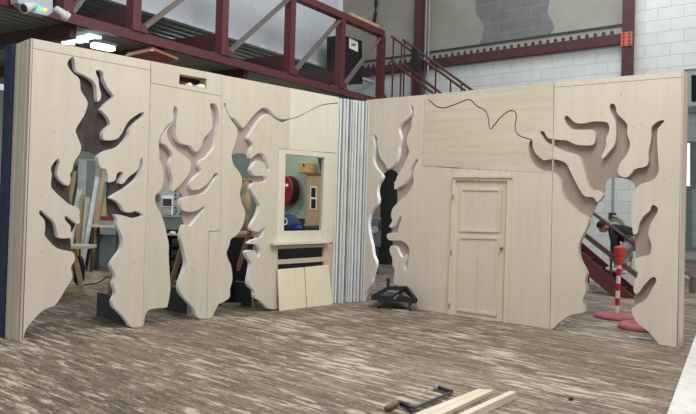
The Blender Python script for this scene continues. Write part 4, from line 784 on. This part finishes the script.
bm = B(); prism(bm, SW, [(411, 50, 1), (414, 47), (418, 52), (419, 66), (416.5, 72), (412, 69)], -.09, -.03); tag(obj('coiled_lead', bm, BLACK), 'black coiled lead hung on the upper handrail in front of the dark column', 'cable')
# hoop of hose on the wall
pl = SW.off(1.25)
bm = B(); tube(bm, [pl.pt(*pl.hit(x, y)) for x, y in ((613, 216.5), (617, 217), (622, 220.5), (626, 227), (629, 235), (631.5, 244), (632, 256), (630, 268))], .03); tube(bm, [pl.pt(*pl.hit(x, y), .03) for x, y in ((612, 219.5), (616, 220), (620, 223.5), (624, 230), (627, 238), (629, 248), (629, 262))], .03)
tag(obj('looped_hose', bm, plain('olive grey hose', (140, 140, 118), .6)), 'olive grey hose looped on the block wall behind the crouching person', 'hose')
# offcut pile left of stairs
for k, (x, y, w_, h_, m_) in enumerate(((590, 292.5, .3, .16, LGREY), (601, 292.5, .2, .12, PALE), (586.5, 288, .2, .28, BLACK))):
    p = fl(x, y); bm = B(); box(bm, (p.x, p.y + .15, h_ / 2 + .002), (w_, .2, h_), .3 - .3 * k); tag(obj(['pale_block', 'timber_block', 'dark_crate'][k], bm, m_, bev=.008), ['pale grey block on the floor below the staircase', 'small cream block on the floor right of the pale grey block', 'black crate behind the pale grey block below the staircase'][k], ['block', 'block', 'crate'][k])
# ------------------------------------------------------------------ barrier post
t0 = fl(616.6, 318)
def base(c, label, parent=None):
    bm = B(); lathe(bm, Vector((c.x, c.y, .002)), [(.335, 0), (.34, .03), (.31, .055), (.2, .075), (.07, .085), (.06, .06)], (0, 0, 1), 36)
    return obj('rubber_base', bm, PINK, parent, shade=True)
Yp = t0.y; sc = F / Yp
t = thing('barrier_post', 'red and white barrier post with a red top standing on a faded red round base', 'barrier', t0)
base(t0, None, t)
z0, zT = .08, at(618.5, 261, Yp).z
zs = [z0] + [at(612, y, Yp).z for y in (300, 291.5, 283, 275, 266.5)] + [zT]
zs = sorted(set([round(z, 3) for z in zs if z0 <= z <= zT]))
lean = at(619.3, 261, Yp).x - t0.x
def pp(z): return t0 + Vector((lean * z / zT, 0, z))
nseg = 7
for i in range(nseg):
    a, b2 = z0 + (zT - z0) * i / nseg, z0 + (zT - z0) * (i + 1) / nseg
    bm = B(); tube(bm, [pp(a), pp(b2)], .034, 14); obj('pole_band', bm, RED if i % 2 else WHITE, t, ['white band', 'red band'][i % 2])
bm = B(); hT = at(620, 246.5, Yp).z - zT; lathe(bm, pp(zT) + Vector((0, 0, -.06)), [(.05, 0), (.065, .1), (.065, hT * .65), (.088, hT * .68), (.092, hT + .04), (.06, hT + .07)], (lean / zT, 0, 1), 18); obj('belt_head', bm, ORANGE, t, 'red orange head')
c2 = fl(642, 329)
bm = B(); lathe(bm, Vector((c2.x, c2.y, .002)), [(.17, 0), (.32, 0), (.335, .03), (.3, .075), (.24, .09), (.18, .07), (.165, .03)], (0, 0, 1), 36)
tag(obj('rubber_ring', bm, PINK, shade=True), 'faded red rubber ring on the floor half behind the rightmost flat', 'ring')
bm = B(); p = fl(640, 338.5); box(bm, (p.x, p.y, .008), (.28, .06, .012), -.5); tag(obj('wood_offcut', bm, LGREY), 'thin pale offcut on the floor in front of the rubber ring', 'offcut')
p = fl(557, 328); bm = B(); bm.free()
for k, (x, y, w_) in enumerate(((560.5, 324.4, .2), (566.5, 321.5, .12))):
    p = fl(x, y); bm = B(); box(bm, (p.x, p.y, .01), (w_, .09, .016), .8 - k); tag(obj('wood_offcut', bm, LILAC), ['grey offcut lying at the left foot of the rightmost flat', 'tiny offcut lying behind the grey one at the foot of the rightmost flat'][k], 'offcut')
# floor stripes
for k, (a, b2) in enumerate((((572, 309.5), (650, 314.5)), ((584, 294.5), (650, 297.5)))):
    A_, B_ = fl(*a), fl(*b2); bm = B(); bar(bm, A_ + Vector((0, 0, .001)), B_ + Vector((0, 0, .001)), .1, .002); struct(obj('trim_%d' % (3 + k), bm, STREAK))
A_, B_ = fl(682, 274), fl(700, 285); bm = B(); bar(bm, A_ + Vector((0, 0, .001)), B_ + Vector((0, 0, .001)), .08, .002); struct(obj('trim_5', bm, WHITE))
# ------------------------------------------------------------------ things at the right edge
p = fl(697, 259); t = thing('parked_trolley', 'dark wheeled equipment trolley at the right edge beyond the rightmost flat', 'trolley', (p.x + .6, p.y + .3, 0))
zt_ = at(690, 235, p.y).z; zb_ = at(690, 250, p.y).z; xl = at(687, 250, p.y).x
bm = B(); box(bm, (xl + .8, p.y + .4, (zt_ + zb_) / 2), (1.6, .7, zt_ - zb_)); obj('body', bm, DARKG, t, bev=.03)
for dx in (.18, 1.4):
    for dy in (.08, .72):
        bm = B(); lathe(bm, Vector((xl + dx, p.y + dy, zb_ * .52)), [(zb_ * .5, -.03), (zb_ * .5, .03)], (0, 1, 0), 16); w_ = obj('wheel', bm, BLACK, t)
        bm = B(); box(bm, (xl + dx, p.y + dy + .0, zb_ - .02), (.06, .1, .08)); obj('fork', bm, DARKG, w_)
bm = B(); box(bm, (xl + .6, p.y + .045, (zt_ + zb_) / 2), (.8, .01, (zt_ - zb_) * .5)); obj('panel', bm, GREY, t)
p = fl(697, 293); bm = B(); z_ = at(697, 277, p.y).z; xl = at(693.5, 285, p.y).x; box(bm, (xl + .2, p.y + .1, z_ / 2), (.4, .2, z_)); tag(obj('brown_crate', bm, plain('brown board', (110, 96, 84), .7)), 'small brown crate on the floor at the right edge of the hall', 'crate')
# white board in the near right corner
zb_ = .05
P_ = [fl(x, y, zb_) for x, y in ((704, 312), (667, 414), (654, 452), (860, 452), (860, 312))]
bm = B(); vs = [bm.verts.new(v) for v in P_]; vd = [bm.verts.new((v.x, v.y, .012)) for v in P_]
bm.faces.new(vs); bm.faces.new(vd[::-1])
for i in range(5): quadface(bm, [vs[i], vs[(i + 1) % 5], vd[(i + 1) % 5], vd[i]])
bmesh.ops.recalc_face_normals(bm, faces=bm.faces[:])
def scuffed():
    m, nt, b = nodes('scuffed white board'); n = noise(nt, coords(nt, (3, 1.4, 1)), 2.5, 6, .7)
    nt.links.new(ramp(nt, n, [(.3, (186, 180, 170)), (.45, (222, 218, 210)), (.7, (232, 230, 226))]), b.inputs['Base Color']); b.inputs['Roughness'].default_value = .5; return m
t_ = tag(obj('white_board', bm, scuffed()), 'scuffed white board lying on the floor in the near right corner', 'board')
bm = B(); Pd = [Vector((v.x, v.y, 0)) for v in P_]; bar(bm, Pd[0] + Vector((.03, 0, .006)), Pd[2] + Vector((.03, 0, .006)), .06, .01); obj('shadow_strip', bm, BLACK, t_)  # black strip stands in for the shadow under the board's left edge
# ------------------------------------------------------------------ clamp and battens on the floor
t = thing('bar_clamp', 'black bar clamp with a wooden handle lying on the floorboards', 'clamp', fl(425, 400))
h = .03
P1, P2 = fl(409.8, 410, h), fl(452, 392, h); P3 = fl(437, 387, h)
bm = B(); bar(bm, P1, P2, .03, .012); obj('bar', bm, DARKG, t)
bm = B(); bar(bm, P2, P3, .03, .03); obj('fixed_jaw', bm, BLACK, t)
bm = B(); d_ = (P1 - P2).normalized(); lathe(bm, P3, [(.02, -.02), (.025, 0), (.025, .03), (.018, .035)], d_, 12); obj('jaw_pad', bm, STEEL, t)
P4 = fl(400, 402.5, h); J = P1 + (P2 - P1) * .06
bm = B(); bar(bm, J, P4, .035, .03); obj('sliding_jaw', bm, BLACK, t)
bm = B(); tube(bm, [P3, fl(422.5, 392.6, h)], .007); obj('screw', bm, STEEL, t)
bm = B(); tube(bm, [P4, fl(396, 404.2, h), fl(391, 406.4, h), fl(386, 408.6, h)], [.012, .02, .025, .02], 12); obj('handle', bm, plain('brown wooden handle', (110, 86, 62), .6), t, shade=True)
def fboard(pts, z, mat, label, group=None, extra=None):
    bm = B(); P_ = [fl(x, y, z) for x, y in pts]; vs = [bm.verts.new(v) for v in P_]; vd = [bm.verts.new((v.x, v.y, .003)) for v in P_]
    bm.faces.new(vs); bm.faces.new(vd[::-1])
    for i in range(4): quadface(bm, [vs[i], vs[(i + 1) % 4], vd[(i + 1) % 4], vd[i]])
    bmesh.ops.recalc_face_normals(bm, faces=bm.faces[:]); return tag(obj('timber_batten', bm, mat), label, 'batten', group)
g = 'battens on the floor'
fboard([(478.4, 388.6), (485.6, 389.4), (384, 432), (368, 432)], .025, PALE, 'pale timber batten lying nearest the bar clamp', g)
fboard([(486.2, 389.3), (494.2, 389.8), (404, 432), (385.4, 432)], .035, PALE, 'middle pale timber batten, touching the one nearest the bar clamp', g)
fboard([(510, 390.6), (516.5, 391.8), (430, 432), (418, 432)], .065, PALE, 'pale timber batten on edge lying to the right of the touching pair', g)
0 and fboard([(519, 394.4), (532.5, 394.2), (470, 432), (450, 432)], .012, TANP, 'flat tan batten lying furthest right on the near floor', g)
bm = B(); p = fl(571, 400); lathe(bm, Vector((p.x, p.y, .001)), [(.02, 0), (.024, .01), (.018, .02), (.005, .022)], seg=10); tag(obj('rubber_stopper', bm, BLACK), 'tiny black rubber stopper lying alone on the near floorboards', 'stopper')
# ------------------------------------------------------------------ person bending on the stairs
PP = SW.off(.24)
def body_mesh(name, verts, edges, radii, mat, parent, root=0, label=None, sub=2):
    me = bpy.data.meshes.new(name); wl = WL[parent.name]
    me.from_pydata([tuple(Vector(v) - wl) for v in verts], edges, []); o = bpy.data.objects.new(name, me); COL.objects.link(o); o.parent = parent; WL[o.name] = wl.copy()
    sk = o.modifiers.new('skin', 'SKIN'); sk.use_smooth_shade = True
    sv = me.skin_vertices[0].data
    for i, r in enumerate(radii): sv[i].radius = (r, r) if not isinstance(r, tuple) else r
    sv[root].use_root = True
    ss = o.modifiers.new('subdivision', 'SUBSURF'); ss.levels = sub; ss.render_levels = sub
    me.materials.append(mat)
    if label: o['label'] = label
    return o
def P(px, py, n=0): return PP.pt(*PP.hit(px, py, n), n)
per = thing('person', 'person in a black top and grey jeans bending forward on the staircase', 'person', P(614, 272))
hip = P(635, 239.5)
# clothed trunk, arms, legs as one continuous figure (black upper, grey legs as clothing children)
chest = P(615, 229.5); waist = P(626, 233.5); neck = P(609, 227)
shL, shR = P(613, 231, -.16), P(614, 231, .16); elL, elR = P(614.5, 244, -.2), P(617, 244, .2); wrL, wrR = P(612.5, 255, -.16), P(614, 254, .14)
hpL, hpR = P(634, 242, -.1), P(634, 242, .1); knL, knR = P(619.5, 251, -.12), P(623, 253, .12); anL, anR = P(616, 267.5, -.11), P(624, 270.5, .11); toL, toR = P(610.5, 269.5, -.12), P(618.5, 273, .12)
hd = P(604.6, 226)
verts = [hip, waist, chest, neck, hd, shL, elL, wrL, shR, elR, wrR, hpL, knL, anL, toL, hpR, knR, anR, toR]
edges = [(0, 1), (1, 2), (2, 3), (3, 4), (2, 5), (5, 6), (6, 7), (2, 8), (8, 9), (9, 10), (0, 11), (11, 12), (12, 13), (13, 14), (0, 15), (15, 16), (16, 17), (17, 18)]
radii = [.09, .09, .11, .055, .05, .07, .045, .03, .07, .045, .03, .095, .065, .045, .04, .095, .065, .045, .04]
body_mesh('body', verts, edges, radii, SKIN, per)
g_ = 1.12
body_mesh('jumper', [hip, waist, chest, chest + (neck - chest) * .75, shL, elL, wrL, shR, elR, wrR], [(0, 1), (1, 2), (2, 3), (2, 4), (4, 5), (5, 6), (2, 7), (7, 8), (8, 9)], [.19, .19, .2, .09, .1, .075, .052, .1, .075, .052], JERSEY, per, label='black long-sleeved top')
body_mesh('jeans', [hip, hpL, knL, anL + (knL - anL) * .1, hpR, knR, anR + (knR - anR) * .1], [(0, 1), (1, 2), (2, 3), (0, 4), (4, 5), (5, 6)], [.17, .13, .1, .075, .13, .1, .075], JEAN, per, label='light grey jeans')
for a, b2 in ((anL, toL), (anR, toR)):
    bm = B(); d_ = (b2 - a); d_.z = 0; d_.normalize(); c = a + d_ * .07; c.z = a.z - .035
    bmesh.ops.create_uvsphere(bm, u_segments=14, v_segments=10, radius=1, matrix=Matrix.Translation(c) @ Matrix((d_, Vector((-d_.y, d_.x, 0)), Vector((0, 0, 1)))).transposed().to_4x4() @ Matrix.Diagonal((.14, .05, .05, 1))); obj('shoe', bm, LGREY, per, 'pale shoe', shade=True)
# head, face looking down to the left
fwd = (P(596.5, 236) - hd).normalized(); sd = Vector((DL.x, DL.y, 0)); upv = fwd.cross(sd).normalized()
if upv.z < 0: upv = -upv
hc = hd + fwd * .03 + upv * .02
hM = Matrix((fwd, sd, upv)).transposed().to_4x4()
bm = B(); bmesh.ops.create_icosphere(bm, subdivisions=4, radius=1)
for v in bm.verts:
    x, y, z = v.co; jaw = .78 if z < -.3 else 1
    v.co = Vector((x * .1 * (1.0 if x < 0 else .95), y * .077 * (jaw if z < 0 else 1), z * .125))
    if x > .2 and z < 0: v.co.x += .012
for (y, z, r) in ((0, -.01, .018),):
    bmesh.ops.create_icosphere(bm, subdivisions=2, radius=1, matrix=Matrix.Translation((.1, y, z - .01)) @ Matrix.Diagonal((.024, .014, .026, 1)))
for y in (-.078, .078): bmesh.ops.create_icosphere(bm, subdivisions=2, radius=1, matrix=Matrix.Translation((-.005, y, -.01)) @ Matrix.Diagonal((.02, .01, .032, 1)))
bmesh.ops.transform(bm, matrix=Matrix.Translation(hc) @ hM, verts=bm.verts[:]); hdO = obj('head', bm, SKIN, per, shade=True)
for y in (-.032, .032):
    bm = B(); bmesh.ops.create_icosphere(bm, subdivisions=2, radius=.011, matrix=Matrix.Translation(hc + (hM @ Vector((.091, y, .012))))); obj('eye', bm, BLACK, hdO)
bm = B(); bmesh.ops.create_icosphere(bm, subdivisions=2, radius=1, matrix=Matrix.Translation(hc) @ hM @ Matrix.Translation((.098, 0, -.065)) @ Matrix.Diagonal((.008, .025, .007, 1))); obj('mouth', bm, plain('lips', (160, 92, 86), .5), hdO)
bm = B(); bmesh.ops.create_icosphere(bm, subdivisions=4, radius=1)
bmesh.ops.delete(bm, geom=[v for v in bm.verts if (v.co.x > .45 and v.co.z < .45) or (v.co.z < -.35)], context='VERTS')
for v in bm.verts: v.co = hc + (hM @ Vector((v.co.x * .112, v.co.y * .088, v.co.z * .138)))
hr = obj('hair', bm, HAIR, per, 'short black hair', shade=True)
# hands with fingers
for wr, el, sg in ((wrL, elL, 1), (wrR, elR, -1)):
    d_ = (wr - el).normalized(); s_ = Vector((DR.x, DR.y, 0)); s_ = (s_ - d_ * s_.dot(d_)).normalized(); n_ = d_.cross(s_)
    vs = [wr, wr + d_ * .05, wr + d_ * .09]; es = [(0, 1), (1, 2)]; rr = [.028, (.02, .036), (.018, .036)]
    hO = body_mesh('hand', vs, es, rr, SKIN, per, sub=2)
    for k, (off_, ln) in enumerate(((-.03, .065), (-.01, .075), (.01, .07), (.03, .055))):
        b0 = wr + d_ * .085 + s_ * off_; body_mesh('finger', [b0, b0 + d_ * ln * .5 + n_ * .005 * sg, b0 + d_ * ln * .85 + n_ * .025 * sg], [(0, 1), (1, 2)], [.0095, .009, .0075], SKIN, hO, sub=1)
    b0 = wr + d_ * .03 - s_ * .028; body_mesh('thumb', [b0, b0 + d_ * .035 - s_ * .025, b0 + d_ * .065 - s_ * .02], [(0, 1), (1, 2)], [.011, .01, .008], SKIN, hO, sub=1)
# ------------------------------------------------------------------ light
w = bpy.data.worlds.new('hall daylight'); scn.world = w; w.use_nodes = True
bg = w.node_tree.nodes['Background']; bg.inputs[0].default_value = (.93, .97, 1, 1); bg.inputs[1].default_value = .6
def area(name, loc, size, sizey, power, target, c=(1, .98, .94)):
    l = bpy.data.lights.new(name, 'AREA'); l.shape = 'RECTANGLE'; l.size = size; l.size_y = sizey; l.energy = power; l.color = c
    o = bpy.data.objects.new(name, l); COL.objects.link(o); o.location = loc
    o.rotation_euler = (Vector(target) - Vector(loc)).to_track_quat('-Z', 'Y').to_euler(); return o
area('roof_daylight', (1.8, 5.0, 8.6), 5, 4, 640, (-.4, 12, 1.0))
area('roof_daylight', (4.5, 14.5, 9.5), 4, 3, 260, (4.5, 15.5, 0), (.95, .98, 1))
area('workshop_lamp', (-4.0, 15.4, 4.1), 1.6, .3, 75, (-4.6, 16.8, 0))
area('workshop_lamp', (-1.6, 17.2, 4.0), 1.2, .3, 16, (-1.6, 17.4, 0))
area('upper_deck_fill', (-4.5, 18.5, 4.9), 1.2, 1.2, 40, (-3.5, 19, 8))  # added fill aimed up at the upper deck, no fitting there
vs_ = scn.view_settings; vs_.view_transform = 'Standard'; vs_.look = 'None'; vs_.gamma = 1; vs_.use_curve_mapping = False; vs_.exposure = 0.13
